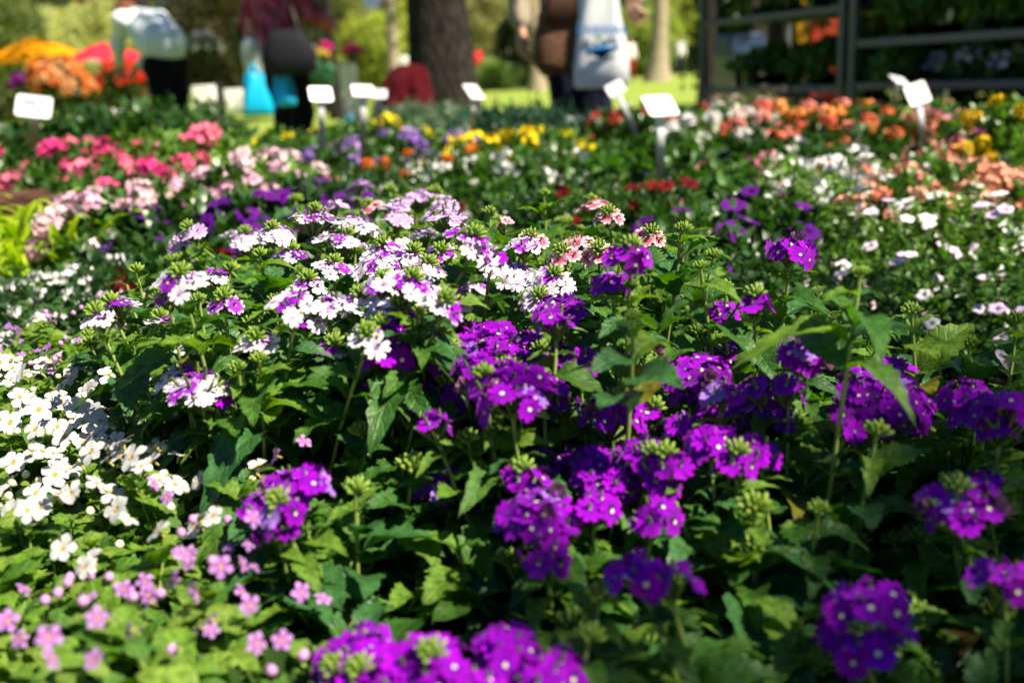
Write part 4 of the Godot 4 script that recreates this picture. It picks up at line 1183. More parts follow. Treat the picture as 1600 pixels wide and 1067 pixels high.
func person(label: String, at: Vector3, turn: float, pose: Dictionary, skin: Color, top_m: Material, bottom_m: Material, hair_m: Material, sleeve := 1.0, hem := 0.93) -> Node3D:
	var J := {"pelvis": Vector3(0, 0.95, 0), "chest": Vector3(0, 1.27, 0), "neck": Vector3(0, 1.47, -0.01), "head": Vector3(0, 1.63, 0.02), "fwd": Vector3(0, 0, 1), "bulk": 0.0}
	for s in [[-1.0, "r"], [1.0, "l"]]:
		J["sh" + s[1]] = Vector3(s[0] * 0.175, 1.41, -0.01)
		J["el" + s[1]] = Vector3(s[0] * 0.245, 1.13, -0.03)
		J["wr" + s[1]] = Vector3(s[0] * 0.25, 0.88, 0.06)
		J["hip" + s[1]] = Vector3(s[0] * 0.085, 0.9, 0)
		J["kn" + s[1]] = Vector3(s[0] * 0.095, 0.49, 0.02)
		J["an" + s[1]] = Vector3(s[0] * 0.1, 0.09, -0.03)
		J["toe" + s[1]] = Vector3(s[0] * 0.115, 0.035, 0.14)
	J.merge(pose, true)
	var o := thing("person", label, "person", at, turn)
	var side := Vector3(1, 0, 0)
	var torso := [[J.pelvis, J.chest, 0.135, 0.13], [J.chest, J.neck - Vector3(0, 0.05, 0), 0.13, 0.075], [J.shl, J.shr, 0.06, 0.06], [J.hipl, J.hipr, 0.105, 0.105], [J.neck, J.head, 0.052, 0.05]]
	var body := torso.duplicate()
	var jacket := [[J.pelvis - Vector3(0, 0.95 - hem, 0), J.chest, 0.165 + J.bulk, 0.15 + J.bulk], [J.chest, J.neck - Vector3(0, 0.06, 0), 0.15 + J.bulk, 0.09 + J.bulk], [J.shl, J.shr, 0.078, 0.078]]
	var trousers := [[J.hipl, J.hipr, 0.125, 0.125], [J.pelvis, J.pelvis + Vector3(0, 0.06, 0), 0.14, 0.13]]
	var shoes := []
	var hands := []
	for s in ["l", "r"]:
		var sg := 1.0 if s == "l" else -1.0
		body.append_array([[J["sh" + s], J["el" + s], 0.05, 0.04], [J["el" + s], J["wr" + s], 0.038, 0.027], [J["hip" + s], J["kn" + s], 0.085, 0.055], [J["kn" + s], J["an" + s], 0.055, 0.036], [J["an" + s], J["toe" + s], 0.04, 0.03]])
		jacket.append_array([[J["sh" + s], J["el" + s], 0.07, 0.06], [J["el" + s], J["el" + s].lerp(J["wr" + s], 0.92 * sleeve), 0.06, 0.048]])
		trousers.append_array([[J["hip" + s], J["kn" + s], 0.105, 0.078], [J["kn" + s], J["an" + s] + Vector3(0, 0.03, 0), 0.078, 0.068]])
		shoes.append_array([[J["an" + s] - Vector3(0, 0.03, 0.02), J["toe" + s], 0.05, 0.036]])
		var dir: Vector3 = (J["wr" + s] - J["el" + s]).normalized()
		var hs: Vector3 = (J.fwd - dir * dir.dot(J.fwd)).normalized() * -1.0
		hands.append_array(hand_bones(J["wr" + s] + dir * 0.01, dir, hs))
	var st := start()
	st.append_from(skin_of(body, 0.018, 0.03), 0, Transform3D())
	st.append_from(skin_of(hands, 0.005, 0.006), 0, Transform3D())
	st.append_from(skin_of(head_bones(J.neck, J.head, J.fwd, side), 0.008, 0.02), 0, Transform3D())
	part("body", st.commit(), mat(skin, 0.55), o)
	part("jacket", skin_of(jacket, 0.018, 0.05), top_m, o)
	part("trousers", skin_of(trousers, 0.018, 0.03), bottom_m, o)
	part("shoes", skin_of(shoes, 0.014, 0.02), M.pot, o)
	var up: Vector3 = (J.head - J.neck).normalized()
	part("hair", skin_of([[J.head + up * 0.055 - J.fwd * 0.03, J.head + up * 0.01 - J.fwd * 0.055, 0.095, 0.085], [J.head - J.fwd * 0.05, J.head - up * 0.07 - J.fwd * 0.055, 0.07, 0.05]], 0.012, 0.02), hair_m, o)
	for s in [-1.0, 1.0]:
		part("eye", S.eye, M.pot, o, Transform3D(Basis(), J.head + up * 0.012 + J.fwd * 0.077 + side * s * 0.032))
	return o

func cloth(c: Color) -> StandardMaterial3D:
	var m := mat(c, 0.9, 0.2)
	m.rim_enabled = true
	m.rim = 0.2
	if not M.has("folds"):
		M.folds = noise_tex(0.012, Color.BLACK, Color.WHITE, 61, 256)
	m.heightmap_enabled = true
	m.heightmap_texture = M.folds
	m.heightmap_scale = 3.0
	m.uv1_triplanar = true
	m.uv1_scale = Vector3(1.6, 0.7, 1.6)
	return m

func carrier(label: String, at: Vector3, turn: float, w: float, h: float, d: float, c: Color, sheer: bool, category := "bag") -> Node3D:
	var o := thing("carrier_bag", label, category, at, turn)
	var st := start()
	var rings := []
	for q in [[0.0, 0.85, 0.55], [0.04, 0.97, 0.9], [0.2, 0.97, 1.0], [0.4, 0.86, 0.95], [0.6, 0.74, 0.8], [0.78, 0.64, 0.6], [0.92, 0.55, 0.4], [1.0, 0.5, 0.3]]:
		var r := oval(q[0] * h, w * 0.5 * q[1], d * 0.5 * q[2], 28, 3.0)
		for i in r.size():
			var a: float = TAU * i / r.size()
			r[i] += Vector3(cos(a), 0, sin(a)) * 0.012 * w / 0.3 * (sin(a * 5.0 + q[0] * 6.0) + 0.5 * sin(a * 9.0 - q[0] * 9.0)) * (0.3 + q[0])
		rings.append(r)
	loft(st, rings, Color.WHITE, true)
	var m := mat(c, 0.4, 0.45)
	m.backlight_enabled = true
	m.backlight = Color(0.7, 0.75, 0.8) if sheer else Color(0.2, 0.2, 0.2)
	if sheer:
		m.vertex_color_use_as_albedo = true
	part("bag_body", done(st), m, o)
	for s in [-1.0, 1.0]:
		var hs := start()
		tube(hs, [Vector3(-w * 0.14, h * 0.97, s * d * 0.12), Vector3(-w * 0.07, h * 1.14, s * 0.008), Vector3(0, h * 1.22, s * 0.004), Vector3(w * 0.07, h * 1.14, s * 0.008), Vector3(w * 0.14, h * 0.97, s * d * 0.12)], [0.012, 0.009, 0.008, 0.009, 0.012], 8)
		part("handle", done(hs), m, o)
	return o

func people() -> void:
	var tan_skin := lin(0.42, 0.24, 0.16)
	var brown_hair := mat(lin(0.05, 0.03, 0.02), 0.6)
	var grey_hair := mat(lin(0.3, 0.29, 0.28), 0.6)
	# standing with the printed white bag
	var a := ground_at(905, 4.75)
	person("person in beige coat and navy trousers holding a printed white bag", a, 0.15, {"ell": Vector3(0.24, 1.14, 0.02), "wrl": Vector3(0.2, 0.98, 0.2), "elr": Vector3(-0.26, 1.13, -0.02), "wrr": Vector3(-0.27, 0.88, 0.05), "hipl": Vector3(0.06, 0.9, 0), "hipr": Vector3(-0.06, 0.9, 0), "knl": Vector3(0.055, 0.49, 0.05), "knr": Vector3(-0.06, 0.49, 0.0), "anl": Vector3(0.06, 0.09, 0.02), "anr": Vector3(-0.07, 0.09, -0.05), "toel": Vector3(0.08, 0.035, 0.19), "toer": Vector3(-0.1, 0.035, 0.12)},
		tan_skin, cloth(lin(0.3, 0.26, 0.2)), cloth(lin(0.006, 0.008, 0.022)), grey_hair, 0.95, 0.98)
	var bp := above(940, 137, 4.45)
	var bag := carrier("white plastic carrier bag with blue print, held in front of navy trousers", bp, -0.05, 0.245, 0.5, 0.13, lin(0.8, 0.84, 0.88), true)
	var blue := mat(Color(0.0, 0.45, 0.72), 0.5)
	var text := TextMesh.new()
	text.text = "CAMAMA"
	var font := SystemFont.new()
	font.font_names = PackedStringArray(["Droid Sans"])
	font.font_weight = 700
	text.font = font
	text.font_size = 34
	text.pixel_size = 0.00145
	text.depth = 0.003
	part("print", text, blue, bag, Transform3D(Basis(Vector3.FORWARD, 0.06), Vector3(0.006, 0.235, 0.078)))
	var lg := start()
	var lr := []
	for y in [-0.0015, 0.0015]:
		lr.append([Vector3(0.085, y, -0.012), Vector3(0.06, y, 0.002), Vector3(0.028, y, 0.018), Vector3(0.0, y, 0.034), Vector3(-0.012, y, 0.034), Vector3(-0.045, y, 0.014), Vector3(-0.075, y, -0.002), Vector3(-0.04, y, -0.008), Vector3(0.0, y, -0.014), Vector3(0.04, y, -0.012)])
	loft(lg, lr)
	part("logo", done(lg), blue, bag, Transform3D(Basis(Vector3.RIGHT, PI / 2), Vector3(0.004, 0.155, 0.08)))
	part("logo_leaf", lathe([Vector2(0.001, -0.001), Vector2(0.011, -0.001), Vector2(0.011, 0.001), Vector2(0.001, 0.001)], 12), mat(Color(0.35, 0.62, 0.2), 0.5), bag, Transform3D(Basis(Vector3.RIGHT, PI / 2), Vector3(-0.01, 0.208, 0.077)))
	# brown shoulder bag
	var hb := above(872, 95, 4.5)
	var sb := thing("shoulder_bag", "soft brown leather shoulder bag hanging beside the white bag", "bag", hb, 0.15)
	var st := start()
	loft(st, [oval(-0.06, 0.07, 0.05, 24, 3.0), oval(0.0, 0.115, 0.065, 24, 3.0), oval(0.12, 0.12, 0.06, 24, 3.0, Vector3(0.02, 0, 0)), oval(0.24, 0.1, 0.045, 24, 3.0, Vector3(0.045, 0, 0)), oval(0.29, 0.085, 0.03, 24, 3.0, Vector3(0.06, 0, 0))])
	var leather := rough_mat(0.03, lin(0.06, 0.028, 0.016), lin(0.2, 0.1, 0.055), 4.0, 0.5, 0.3, 41)
	part("bag_body", done(st), leather, sb)
	var fl := start()
	loft(fl, [oval(0.16, 0.105, 0.02, 20, 3.0, Vector3(0.035, 0, 0.06)), oval(0.3, 0.09, 0.02, 20, 3.0, Vector3(0.06, 0, 0.036))])
	part("flap", done(fl), mat(lin(0.05, 0.02, 0.012), 0.5), sb)
	var sr := start()
	tube(sr, [Vector3(-0.02, 0.26, 0), Vector3(-0.06, 0.45, -0.06), Vector3(-0.06, 0.72, -0.16), Vector3(0.06, 0.74, -0.22), Vector3(0.1, 0.5, -0.1), Vector3(0.12, 0.27, 0)], [0.009, 0.009, 0.009, 0.009, 0.009, 0.009], 8)
	part("strap", done(sr), leather, sb)
	# woman in maroon
	var b := ground_at(447, 7.3)
	var maroon := cloth(Color.WHITE)
	maroon.albedo_texture = noise_tex(0.03, lin(0.1, 0.012, 0.03), lin(0.5, 0.1, 0.2), 71, 256)
	person("person in maroon jacket and black trousers walking with several bags", b, 2.7, {"elr": Vector3(-0.25, 1.15, 0.06), "wrr": Vector3(-0.22, 1.08, 0.28), "knl": Vector3(0.13, 0.49, 0.12), "anl": Vector3(0.18, 0.1, 0.06), "toel": Vector3(0.2, 0.04, 0.22), "knr": Vector3(-0.13, 0.49, -0.02), "anr": Vector3(-0.17, 0.11, -0.2), "toer": Vector3(-0.18, 0.04, -0.04)}, tan_skin, maroon, cloth(lin(0.006, 0.006, 0.007)), brown_hair, 1.0, 1.02)
	var hp := above(455, 118, 6.75)
	var hbag := thing("handbag", "large black handbag at the hip of the person in maroon", "bag", hp, 0.1)
	var h1 := start()
	loft(h1, [oval(0.0, 0.12, 0.05, 24, 3.0), oval(0.03, 0.165, 0.075, 24, 3.0), oval(0.13, 0.17, 0.08, 24, 3.0, Vector3(0.008, 0, 0)), oval(0.22, 0.14, 0.055, 24, 3.0, Vector3(-0.006, 0, 0)), oval(0.29, 0.1, 0.03, 24, 3.0)])
	part("bag_body", done(h1), mat(lin(0.007, 0.008, 0.012), 0.75, 0.3), hbag)
	for s in [-1.0, 1.0]:
		var h2 := start()
		tube(h2, [Vector3(-0.08, 0.27, s * 0.025), Vector3(-0.05, 0.42, s * 0.015), Vector3(0.05, 0.42, s * 0.015), Vector3(0.08, 0.27, s * 0.025)], [0.007, 0.007, 0.007, 0.007], 8)
		part("handle", done(h2), M.pot, hbag)
	carrier("turquoise carrier bag at the left, below the pale grey cloth bag", above(404, 181, 6.7), 0.2, 0.2, 0.27, 0.12, Color(0.03, 0.66, 0.85), false)
	carrier("turquoise carrier bag at the right, against black trousers", above(445, 166, 6.8), -0.2, 0.17, 0.24, 0.1, Color(0.03, 0.62, 0.82), false)
	var gc := above(397, 118, 6.95)
	var gb := thing("cloth_bag", "pale grey cloth bag hanging above the left turquoise bag", "bag", gc, 0.0)
	var g1 := start()
	loft(g1, [oval(-0.03, 0.04, 0.035, 20, 2.4), oval(0.04, 0.06, 0.05, 20, 2.4), oval(0.15, 0.07, 0.055, 20, 2.4), oval(0.21, 0.062, 0.05, 20, 2.4), oval(0.245, 0.03, 0.03, 20, 2.4)])
	part("bag_body", done(g1), cloth(lin(0.5, 0.53, 0.5)), gb)
	var g2 := start()
	tube(g2, [Vector3(-0.03, 0.23, 0), Vector3(0.0, 0.36, 0), Vector3(0.03, 0.23, 0)], [0.007, 0.006, 0.007], 8)
	part("handle", done(g2), cloth(lin(0.5, 0.53, 0.5)), gb)
	# leaning person in the pale shirt
	var c := ground_at(264, 9.0)
	person("person in pale blue-white shirt and black trousers leaning over the flowers", c, -2.3, {"chest": Vector3(0, 1.2, 0.14), "neck": Vector3(0, 1.36, 0.36), "head": Vector3(0, 1.38, 0.53), "fwd": Vector3(0, -0.5, 0.86), "shl": Vector3(0.18, 1.31, 0.29), "shr": Vector3(-0.18, 1.31, 0.29), "ell": Vector3(0.17, 1.1, 0.45), "elr": Vector3(-0.14, 1.08, 0.42), "wrl": Vector3(0.1, 0.95, 0.6), "wrr": Vector3(-0.05, 0.92, 0.55), "bulk": 0.03}, tan_skin, cloth(lin(0.66, 0.75, 0.82)), cloth(lin(0.008, 0.008, 0.01)), mat(lin(0.16, 0.06, 0.03), 0.6), 0.9, 1.1)
	# things on the ground near the trunk
	carrier("turquoise bag lying low behind the white labels", ground_at(540, 6.1) + Vector3(0, 0.02, 0), 0.4, 0.2, 0.4, 0.16, Color(0.02, 0.5, 0.72), false)
	var cs := ground_at(610, 6.3)
	var stool := thing("draped_coat", "dark red coat draped over a stool beside the large trunk", "coat", cs, 0.0)
	var s1 := start()
	var rr := []
	for q in [[0.02, 0.25, 0.2], [0.25, 0.22, 0.18], [0.48, 0.19, 0.16], [0.64, 0.15, 0.13], [0.74, 0.1, 0.09], [0.77, 0.05, 0.04]]:
		var r := oval(q[0], q[1], q[2], 36, 2.3, Vector3(0.2 * q[0] * q[0], 0, 0))
		for i in r.size():
			var an: float = TAU * i / r.size()
			r[i] += Vector3(cos(an), 0, sin(an)) * (0.03 * sin(an * 7.0 + q[0] * 2.0) + 0.018 * sin(an * 3.0 + q[0] * 5.0)) * (1.0 - 0.6 * q[0])
		rr.append(r)
	loft(s1, rr)
	part("coat_cloth", done(s1), cloth(lin(0.055, 0.002, 0.006)), stool)

# ---------------------------------------------------------------- park
func tree(label: String, px: float, dist: float, r: float, lean: Vector3, height: float, crown_at: Vector3, crown_r: float, n: int, c: Color, bark: Material, limbs := 5) -> void:
	tree_at(label, ground_at(px, dist), r, lean, height, crown_at, crown_r, n, c, bark, limbs)

func tree_at(label: String, base: Vector3, r: float, lean: Vector3, height: float, crown_at: Vector3, crown_r: float, n: int, c: Color, bark: Material, limbs := 5) -> void:
	var o := thing("tree", label, "tree", base, rng.randf() * 0.2, "park trees")
	var st := start()
	var path := []
	var radii := []
	for i in 10:
		var t := i / 9.0
		path.append(lean * t + Vector3(0, height * t - 0.05, 0) + Vector3(sin(t * 5.0), 0, cos(t * 4.0)) * r * 0.25 * t)
		radii.append(r * (1.0 - 0.45 * t) * (1.0 + 0.7 * exp(-t * height * 1.8)))
	tube(st, path, radii, 18)
	part("trunk", done(st), bark, o)
	for i in limbs:
		var a := TAU * i / limbs + rng.randf() * 0.8
		var from: Vector3 = path[6 + i % 3]
		var to := crown_at + Vector3(cos(a), rng.randf_range(-0.2, 0.5), sin(a)) * crown_r * 0.65
		var ls := start()
		var mid := from.lerp(to, 0.5) + Vector3(0, 0.12 * crown_r, 0)
		tube(ls, [from, from.lerp(mid, 0.5), mid, mid.lerp(to, 0.6), to], [r * 0.42, r * 0.33, r * 0.25, r * 0.16, r * 0.05], 8)
		part("limb", done(ls), bark, o)
	var places := []
	var tints := []
	var lumps := []
	for i in 9:
		lumps.append(crown_at + rand_dir() * crown_r * 0.62 * Vector3(1, 0.75, 1))
	for i in n:
		var q: Vector3 = lumps[rng.randi() % 9] + rand_dir() * crown_r * 0.52 * pow(rng.randf(), 0.4) * Vector3(1, 0.7, 1)
		places.append(Transform3D(Basis(rand_dir(), rng.randf() * TAU) * Basis.from_scale(Vector3.ONE * rng.randf_range(0.8, 1.3)), q))
		tints.append(c * rng.randf_range(0.7, 1.25))
	many("crown", S.clump_tree[0], M.tree_leaf, o, places, tints)

func shrub(called: String, label: String, px: float, top: float, dist: float, half: float, c: Color, n := 0, category := "shrub") -> void:
	var base := ground_at(px, dist)
	var hor := 110.0 - 0.06 * (px - 800.0)
	var h := 0.7 + (hor - top) / F * dist
	var rx := half / F * dist
	var o := thing(called, label, category, base, 0.0, "shrubs and hedges beyond the lawn")
	var st := start()
	for k in 3:
		var a := TAU * k / 3.0
		tube(st, [Vector3(cos(a), 0, sin(a)) * 0.08, Vector3(cos(a) * rx * 0.2, h * 0.3, sin(a) * rx * 0.2), Vector3(cos(a) * rx * 0.4, h * 0.65, sin(a) * rx * 0.4)], [0.06, 0.045, 0.02], 6)
	part("stems", done(st), M.bark, o)
	var count: int = n if n > 0 else int(clampf(rx * h * 190.0, 80, 1500))
	var places := []
	var tints := []
	for i in count:
		var d := rand_dir()
		var bump := 1.0 + 0.2 * sin(d.x * 5.0 + px) * cos(d.y * 6.0 + px * 0.3)
		var p := Vector3(d.x * rx, d.y * h * 0.52, d.z * rx * 0.8) * pow(rng.randf(), 0.3) * bump + Vector3(0, h * 0.5, 0)
		p.y = maxf(p.y, 0.12)
		places.append(Transform3D(Basis(rand_dir(), rng.randf() * TAU) * Basis.from_scale(Vector3.ONE * rng.randf_range(0.8, 1.3)), p))
		tints.append(c * rng.randf_range(0.6, 1.3))
	many("foliage", S.clump_tree[1], M.tree_leaf, o, places, tints)

func bouquet(called: String, label: String, px: float, py: float, dist: float, r: float, mats: Array, n: int, size: float, table: float, leaf_c: Color) -> void:
	var p := above(px, py, dist)
	bedding_at(called, label, "flower displays on the far stall", Vector3(p.x, 0, p.z), p.y + r, r, r, "broad", leaf_c, "pom", mats, n, size, 0.0, r, table)

func park() -> void:
	var ground := PlaneMesh.new()
	ground.size = Vector2(260, 260)
	ground.subdivide_width = 4
	ground.subdivide_depth = 4
	var g := struct("lawn", ground, M.lawn)
	g.position = Vector3(0, 0, -60)
	var leaf := Color(0.1, 0.2, 0.025)
	var dark := Color(0.05, 0.09, 0.02)
	var lime := Color(0.5, 0.57, 0.1)
	tree("large tree with a thick dark furrowed trunk behind the flower benches", 693, 6.7, 0.2, Vector3(-0.1, 0, 0), 4.2, Vector3(1.5, 5.8, 0.9), 1.9, 300, leaf, M.bark, 6)
	tree("slim dark leaning trunk beside the person in the pale shirt", 287, 9.7, 0.11, Vector3(-0.9, 0, 0), 4.5, Vector3(-1.1, 5.6, -0.6), 1.9, 260, leaf, M.bark)
	tree("thin brown trunk behind the person in maroon", 521, 19.0, 0.1, Vector3(0.0, 0, 0), 4.5, Vector3(0, 6.0, 0), 2.4, 260, leaf, M.bark)
	tree("straight trunk, sunlit on its right side, left of the large tree", 615, 25.0, 0.16, Vector3(0.1, 0, 0), 5.0, Vector3(2.6, 7.0, 0), 2.6, 240, leaf, M.pale_bark)
	tree("pale sunlit slender trunk on the lawn left of the beige coat", 838, 33.0, 0.2, Vector3(0.0, 0, 0), 5.5, Vector3(0, 7.5, 0), 3.0, 280, leaf, M.pale_bark)
	tree("thick trunk on the sunlit lawn right of the white bag", 1027, 37.0, 0.33, Vector3(0.3, 0, 0), 6.0, Vector3(0, 8.0, 0), 3.6, 320, leaf, M.pale_bark)
	tree("dark trunk just left of the left trolley", 1106, 13.0, 0.1, Vector3(0.0, 0, 0), 4.5, Vector3(0.6, 6.0, 0), 2.2, 260, leaf, M.bark)
	tree_at("tree at the right of the benches, mostly out of the picture, casting dappled shade", Vector3(3.9, 0, 0.6), 0.12, Vector3(-0.2, 0, 0.2), 3.4, Vector3(-0.25, 4.6, 0.4), 0.5, 13, leaf, M.bark)
	tree_at("tree behind the trolleys shading them", Vector3(6.3, 0, -5.2), 0.2, Vector3(0.1, 0, 0), 3.6, Vector3(0.0, 4.8, 1.0), 2.0, 170, leaf, M.bark)
	for q in [
		["dark_bush", "olive green bush at the left edge of the lawn", 15, -20, 33, 60, Color(0.22, 0.28, 0.09)],
		["yellow_bush", "bright pale yellow-green bush above the orange blooms", 140, 22, 40, 85, Color(0.62, 0.64, 0.3)],
		["dark_bush", "dark tall bush behind the bright yellow-green one", 110, -80, 50, 110, dark],
		["russet_bush", "russet leaved bush above the pale shirt", 190, -30, 46, 40, Color(0.25, 0.1, 0.05)],
		["conifer_hedge", "dark olive conifer hedge right of the leaning trunk", 345, -50, 38, 80, Color(0.1, 0.1, 0.04)],
		["conifer_hedge", "dark green hedge behind the person in maroon", 455, -60, 34, 65, dark],
		["olive_bush", "olive bush behind the thin brown trunk", 520, -60, 44, 55, Color(0.24, 0.26, 0.08)],
		["yellow_bush", "bright yellow-green bush between the two thin trunks", 580, 35, 38, 48, lime],
		["yellow_bush", "yellow-green bush left of the large trunk", 648, 15, 48, 45, lime],
		["russet_bush", "small red-leaved bush high left of the large trunk", 640, -20, 52, 28, Color(0.35, 0.08, 0.05)],
		["weeping_bush", "pale olive weeping bush right of the large trunk", 770, -20, 47, 48, Color(0.46, 0.44, 0.25)],
		["dark_bush", "dark green bush left of the beige coat", 808, 30, 40, 28, Color(0.035, 0.07, 0.025)],
		["low_bush", "low light green bush beside the pale slender trunk", 775, 103, 39, 34, Color(0.34, 0.48, 0.16)],
		["dark_bush", "green bush behind the person in beige", 905, -50, 54, 80, Color(0.09, 0.14, 0.03)],
		["yellow_bush", "yellow-green bush behind the thick trunk", 1010, 20, 52, 55, Color(0.42, 0.5, 0.13)],
		["yellow_bush", "tall yellow-green bush between thick trunk and trolley", 1085, -50, 56, 75, Color(0.5, 0.56, 0.16)],
		["dark_bush", "dark hedge plant behind the left trolley", 1215, -120, 15, 120, dark],
		["dark_bush", "dark hedge plant behind the gap between the trolleys", 1370, -140, 14, 110, dark],
		["dark_bush", "dark hedge plant behind the right trolley", 1510, -140, 13, 110, dark],
		["dark_bush", "dark hedge plant at the right frame edge", 1640, -140, 12, 100, dark]]:
		shrub(q[0], q[1], q[2], q[3], q[4], q[5], q[6])
	# far wood
	var places := []
	var tints := []
	for i in 1500:
		var px := rng.randf_range(-500, 2100)
		var p := ground_at(px, rng.randf_range(62, 74))
		p.y = rng.randf_range(0.2, 11.0)
		places.append(Transform3D(Basis(rand_dir(), rng.randf() * TAU) * Basis.from_scale(Vector3.ONE * rng.randf_range(2.5, 4.5)), p))
		var m := 0.5 + 0.5 * sin(p.x * 0.5) * cos(p.x * 0.17 + p.y * 0.4)
		tints.append(Color(0.1, 0.14, 0.04).lerp(Color(0.36, 0.4, 0.14), m * m) * rng.randf_range(0.7, 1.2))
	many("far_wood", S.clump_tree[0], M.tree_leaf, self, places, tints)
	get_node("far_wood").set_meta("label", "far green wood closing the view behind the lawn")
	get_node("far_wood").set_meta("category", "wood")

func far_stall() -> void:
	var amber := [tone(0.85, 0.5, 0.03), tone(0.85, 0.4, 0.02)]
	var orange := [tone(0.88, 0.2, 0.03), tone(0.88, 0.3, 0.08), tone(0.9, 0.45, 0.2)]
	var scarlet := [tone(0.75, 0.025, 0.015), tone(0.8, 0.07, 0.04)]
	var magenta := [tone(0.4, 0.03, 0.4)]
	var dark := Color(0.04, 0.1, 0.02)
	# stall table
	var o := thing("stall_table", "dark stall table that carries the orange and red blooms", "table", ground_at(115, 12.0), 0.0)
	for i in 4:
		part("plank", block(Vector3(2.2, 0.03, 0.14), 0.004), M.board, o, Transform3D(Basis(), Vector3(0, 0.62, -0.225 + i * 0.15)))
	for sx in [-1, 1]:
		for sz in [-1, 1]:
			part("leg", block(Vector3(0.06, 0.6, 0.06), 0.005), M.board, o, Transform3D(Basis(), Vector3(sx * 1.0, 0.303, sz * 0.22)))
	bouquet("orange_begonia", "mass of orange blooms on the far stall, under the yellow parasol", 90, 138, 11.8, 0.3, orange, 70, 0.062, 0.64, dark)
	bouquet("orange_begonia", "smaller orange blooms at the right of the orange mass", 126, 146, 11.6, 0.18, orange, 26, 0.055, 0.64, dark)
	bouquet("red_begonia", "mass of scarlet blooms on the far stall, under the pink parasol", 190, 132, 11.8, 0.24, scarlet, 42, 0.058, 0.64, dark)
	bouquet("magenta_begonia", "small magenta blooms left of the orange mass", 32, 134, 12.0, 0.11, magenta, 12, 0.06, 0.64, dark)
	for q in [[50, 58, 0.62, 0.26, Color(0.95, 0.62, 0.06), "amber yellow sun parasol over the orange blooms"], [160, 66, 0.5, 0.2, Color(0.9, 0.2, 0.3), "pink and white sun parasol over the scarlet blooms"]]:
		var top := above(q[0], q[1], 13.0)
		var s := thing("parasol", q[5], "parasol", Vector3(top.x, 0, top.z), 0.0, "small sun parasols of the far stall")
		part("pole", lathe([Vector2(0.016, 0), Vector2(0.014, top.y)], 10), M.metal, s)
		for k in 8:
			var st := start()
			var rows := []
			for i in 5:
				var t := i / 4.0
				var row := []
				for j in 4:
					var a := TAU * (k + j / 3.0) / 8.0
					var sag := 0.03 * sin(PI * j / 3.0) * t
					row.append(Vector3(cos(a) * q[2] * t, top.y - q[3] * t * (0.6 + 0.4 * t) - sag, -sin(a) * q[2] * t))
				rows.append(row)
			sheet(st, rows, plain_cols(rows, Color.WHITE))
			var pc: Color = q[4]
			if k in [2, 3, 4] and q[3] < 0.22:
				pc = Color(0.93, 0.85, 0.86)
			var pm := mat(pc, 0.8, 0.2)
			pm.backlight_enabled = true
			pm.backlight = Color(pc.r, pc.g, pc.b) * 0.9
			part("canopy_panel", done(st), pm, s)
	# white stall boxes far across the lawn
	for q in [[319, 27.0, 0.62, 0.75, "square white cloth-covered stall table far across the lawn, left one"], [363, 26.5, 0.78, 0.62, "white cloth-covered stall table far across the lawn, right one"], [640, 30.0, 0.6, 1.25, "cream coloured kiosk between the trunk and the large tree"], [545, 16.0, 0.25, 0.95, "narrow white flower stand under pink flowers"]]:
		var t := thing("stall_box", q[4], "stall table", ground_at(q[0], q[1]), 0.1, "white stalls in the distance")
		var st := start()
		var rings := []
		for y in [0.0, 0.5, 0.96, 1.0]:
			var r := oval(y * q[3], q[2] * 0.5, q[2] * 0.4, 32, 8.0)
			for i in r.size():
				var an: float = TAU * i / r.size()
				r[i] *= Vector3(1.0 + 0.03 * sin(an * 12.0) * (1.0 - y), 1, 1.0 + 0.03 * sin(an * 12.0) * (1.0 - y))
			rings.append(r)
		loft(st, rings)
		part("cloth", done(st), cloth(lin(0.82, 0.8, 0.74)), t)
		part("top", block(Vector3(q[2] * 0.9, 0.02, q[2] * 0.7), 0.006), M.label, t, Transform3D(Basis(), Vector3(0, q[3] + 0.012, 0)))
	bouquet("pink_bouquet", "pink flowers on the narrow white stand", 548, 85, 15.9, 0.13, [tone(0.85, 0.08, 0.25)], 16, 0.05, 0.98, dark)
	bouquet("magenta_bouquet", "magenta and yellow bunch left of the thin brown trunk", 505, 78, 14.0, 0.07, [tone(0.7, 0.01, 0.25)], 9, 0.05, 0.75, Color(0.05, 0.2, 0.1))
	bouquet("yellow_bouquet", "yellow bunch below the magenta one, left of the thin brown trunk", 503, 92, 13.7, 0.08, [tone(0.85, 0.55, 0.08)], 9, 0.05, 0.62, Color(0.05, 0.2, 0.1))
	bouquet("green_bouquet", "blue-green leafy bunch behind the label by the person in maroon", 503, 122, 13.5, 0.16, [tone(0.1, 0.35, 0.2)], 4, 0.05, 0.3, Color(0.06, 0.22, 0.12))
	bouquet("white_blossoms", "loose white blossoms between the leaning trunk and the conifer hedge", 316, 86, 20.0, 0.34, [tone(0.85, 0.82, 0.8)], 16, 0.11, 0.0, Color(0.05, 0.08, 0.03))
	var stake := thing("wooden_stake", "pale wooden stake standing on the lawn left of the turquoise bags", "stake", ground_at(342, 8.2), 0.0)
	part("post", lathe([Vector2(0.03, 0.0), Vector2(0.034, 0.3), Vector2(0.03, 0.72), Vector2(0.012, 0.75)], 12), M.pale_bark, stake)
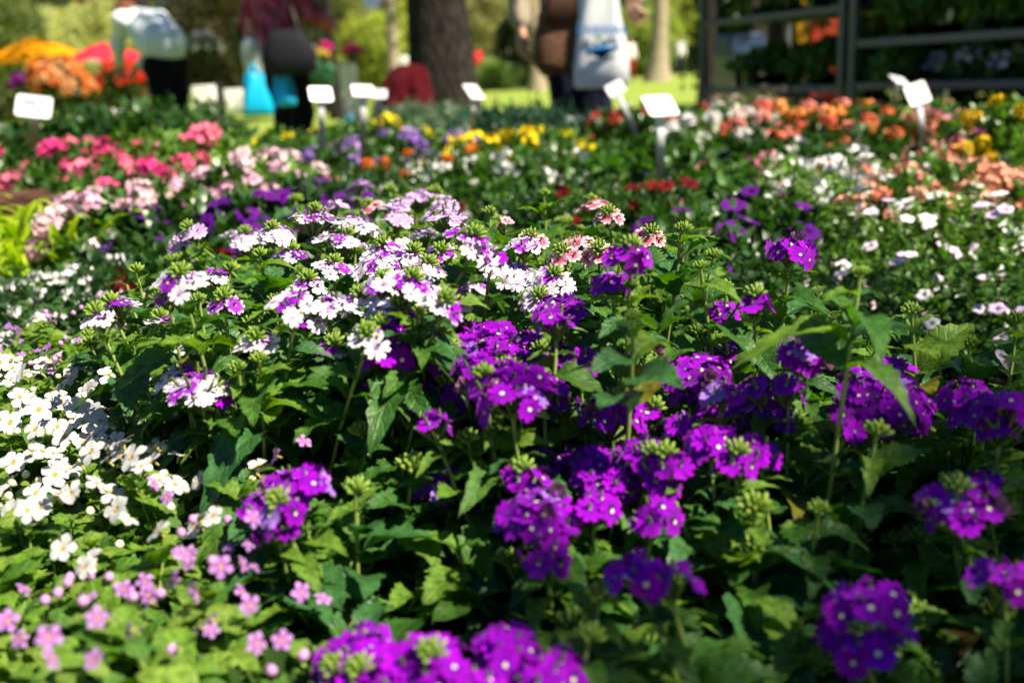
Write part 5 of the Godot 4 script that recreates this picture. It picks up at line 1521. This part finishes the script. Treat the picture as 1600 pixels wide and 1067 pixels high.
	for q in [[985, 44.0, 0.3, cloth(lin(0.75, 0.73, 0.7)), cloth(lin(0.3, 0.02, 0.02)), "small distant person in white beyond the lawn, right of the white bag"], [1062, 48.0, -0.4, cloth(lin(0.7, 0.7, 0.72)), cloth(lin(0.02, 0.05, 0.12)), "small distant person in pale top beyond the lawn, near the trolley"], [748, 42.0, 0.5, cloth(lin(0.8, 0.06, 0.06)), cloth(lin(0.1, 0.1, 0.12)), "small distant person in red beyond the lawn, right of the large trunk"]]:
		person(q[5], ground_at(q[0], q[1]), q[2], {}, lin(0.45, 0.27, 0.19), q[3], q[4], mat(lin(0.05, 0.03, 0.02), 0.6))

func _ready() -> void:
	rng.seed = 20240
	look = Basis(Vector3.RIGHT, -deg_to_rad(15.22)) * Basis(Vector3.BACK, -deg_to_rad(3.43))
	var cam := Camera3D.new()
	cam.name = "camera"
	cam.transform = Transform3D(look, EYE)
	cam.fov = 37.85
	cam.near = 0.02
	cam.far = 600.0
	var lens := CameraAttributesPhysical.new()
	lens.frustum_focal_length = 35.0
	lens.exposure_aperture = 5.0
	lens.frustum_focus_distance = 0.77
	lens.frustum_near = 0.02
	lens.frustum_far = 600.0
	cam.attributes = lens
	add_child(cam)
	cam.current = true
	var sky := ProceduralSkyMaterial.new()
	sky.sky_top_color = Color(0.25, 0.45, 0.8)
	sky.sky_horizon_color = Color(0.7, 0.8, 0.9)
	sky.sky_curve = 0.15
	sky.ground_bottom_color = Color(0.12, 0.15, 0.08)
	sky.ground_horizon_color = Color(0.35, 0.4, 0.3)
	sky.sky_energy_multiplier = 0.52
	var env := Environment.new()
	env.background_mode = Environment.BG_SKY
	env.sky = Sky.new()
	env.sky.sky_material = sky
	env.tonemap_mode = Environment.TONE_MAPPER_LINEAR
	env.tonemap_exposure = 2.45
	env.sdfgi_enabled = true
	env.ssao_enabled = true
	env.ssil_enabled = true
	var we := WorldEnvironment.new()
	we.name = "environment"
	we.environment = env
	add_child(we)
	var sun := DirectionalLight3D.new()
	sun.name = "sun"
	sun.light_energy = 1.6
	sun.light_color = Color(1.0, 0.95, 0.86)
	sun.light_angular_distance = 0.5
	sun.shadow_enabled = true
	add_child(sun)
	sun.look_at_from_position(Vector3(0.56, 0.8, 0.3), Vector3.ZERO)
	make_materials()
	make_shapes()
	park()
	far_stall()
	benches()
	trolleys()
	people()
	beds()
	bacopas()
	foreground()
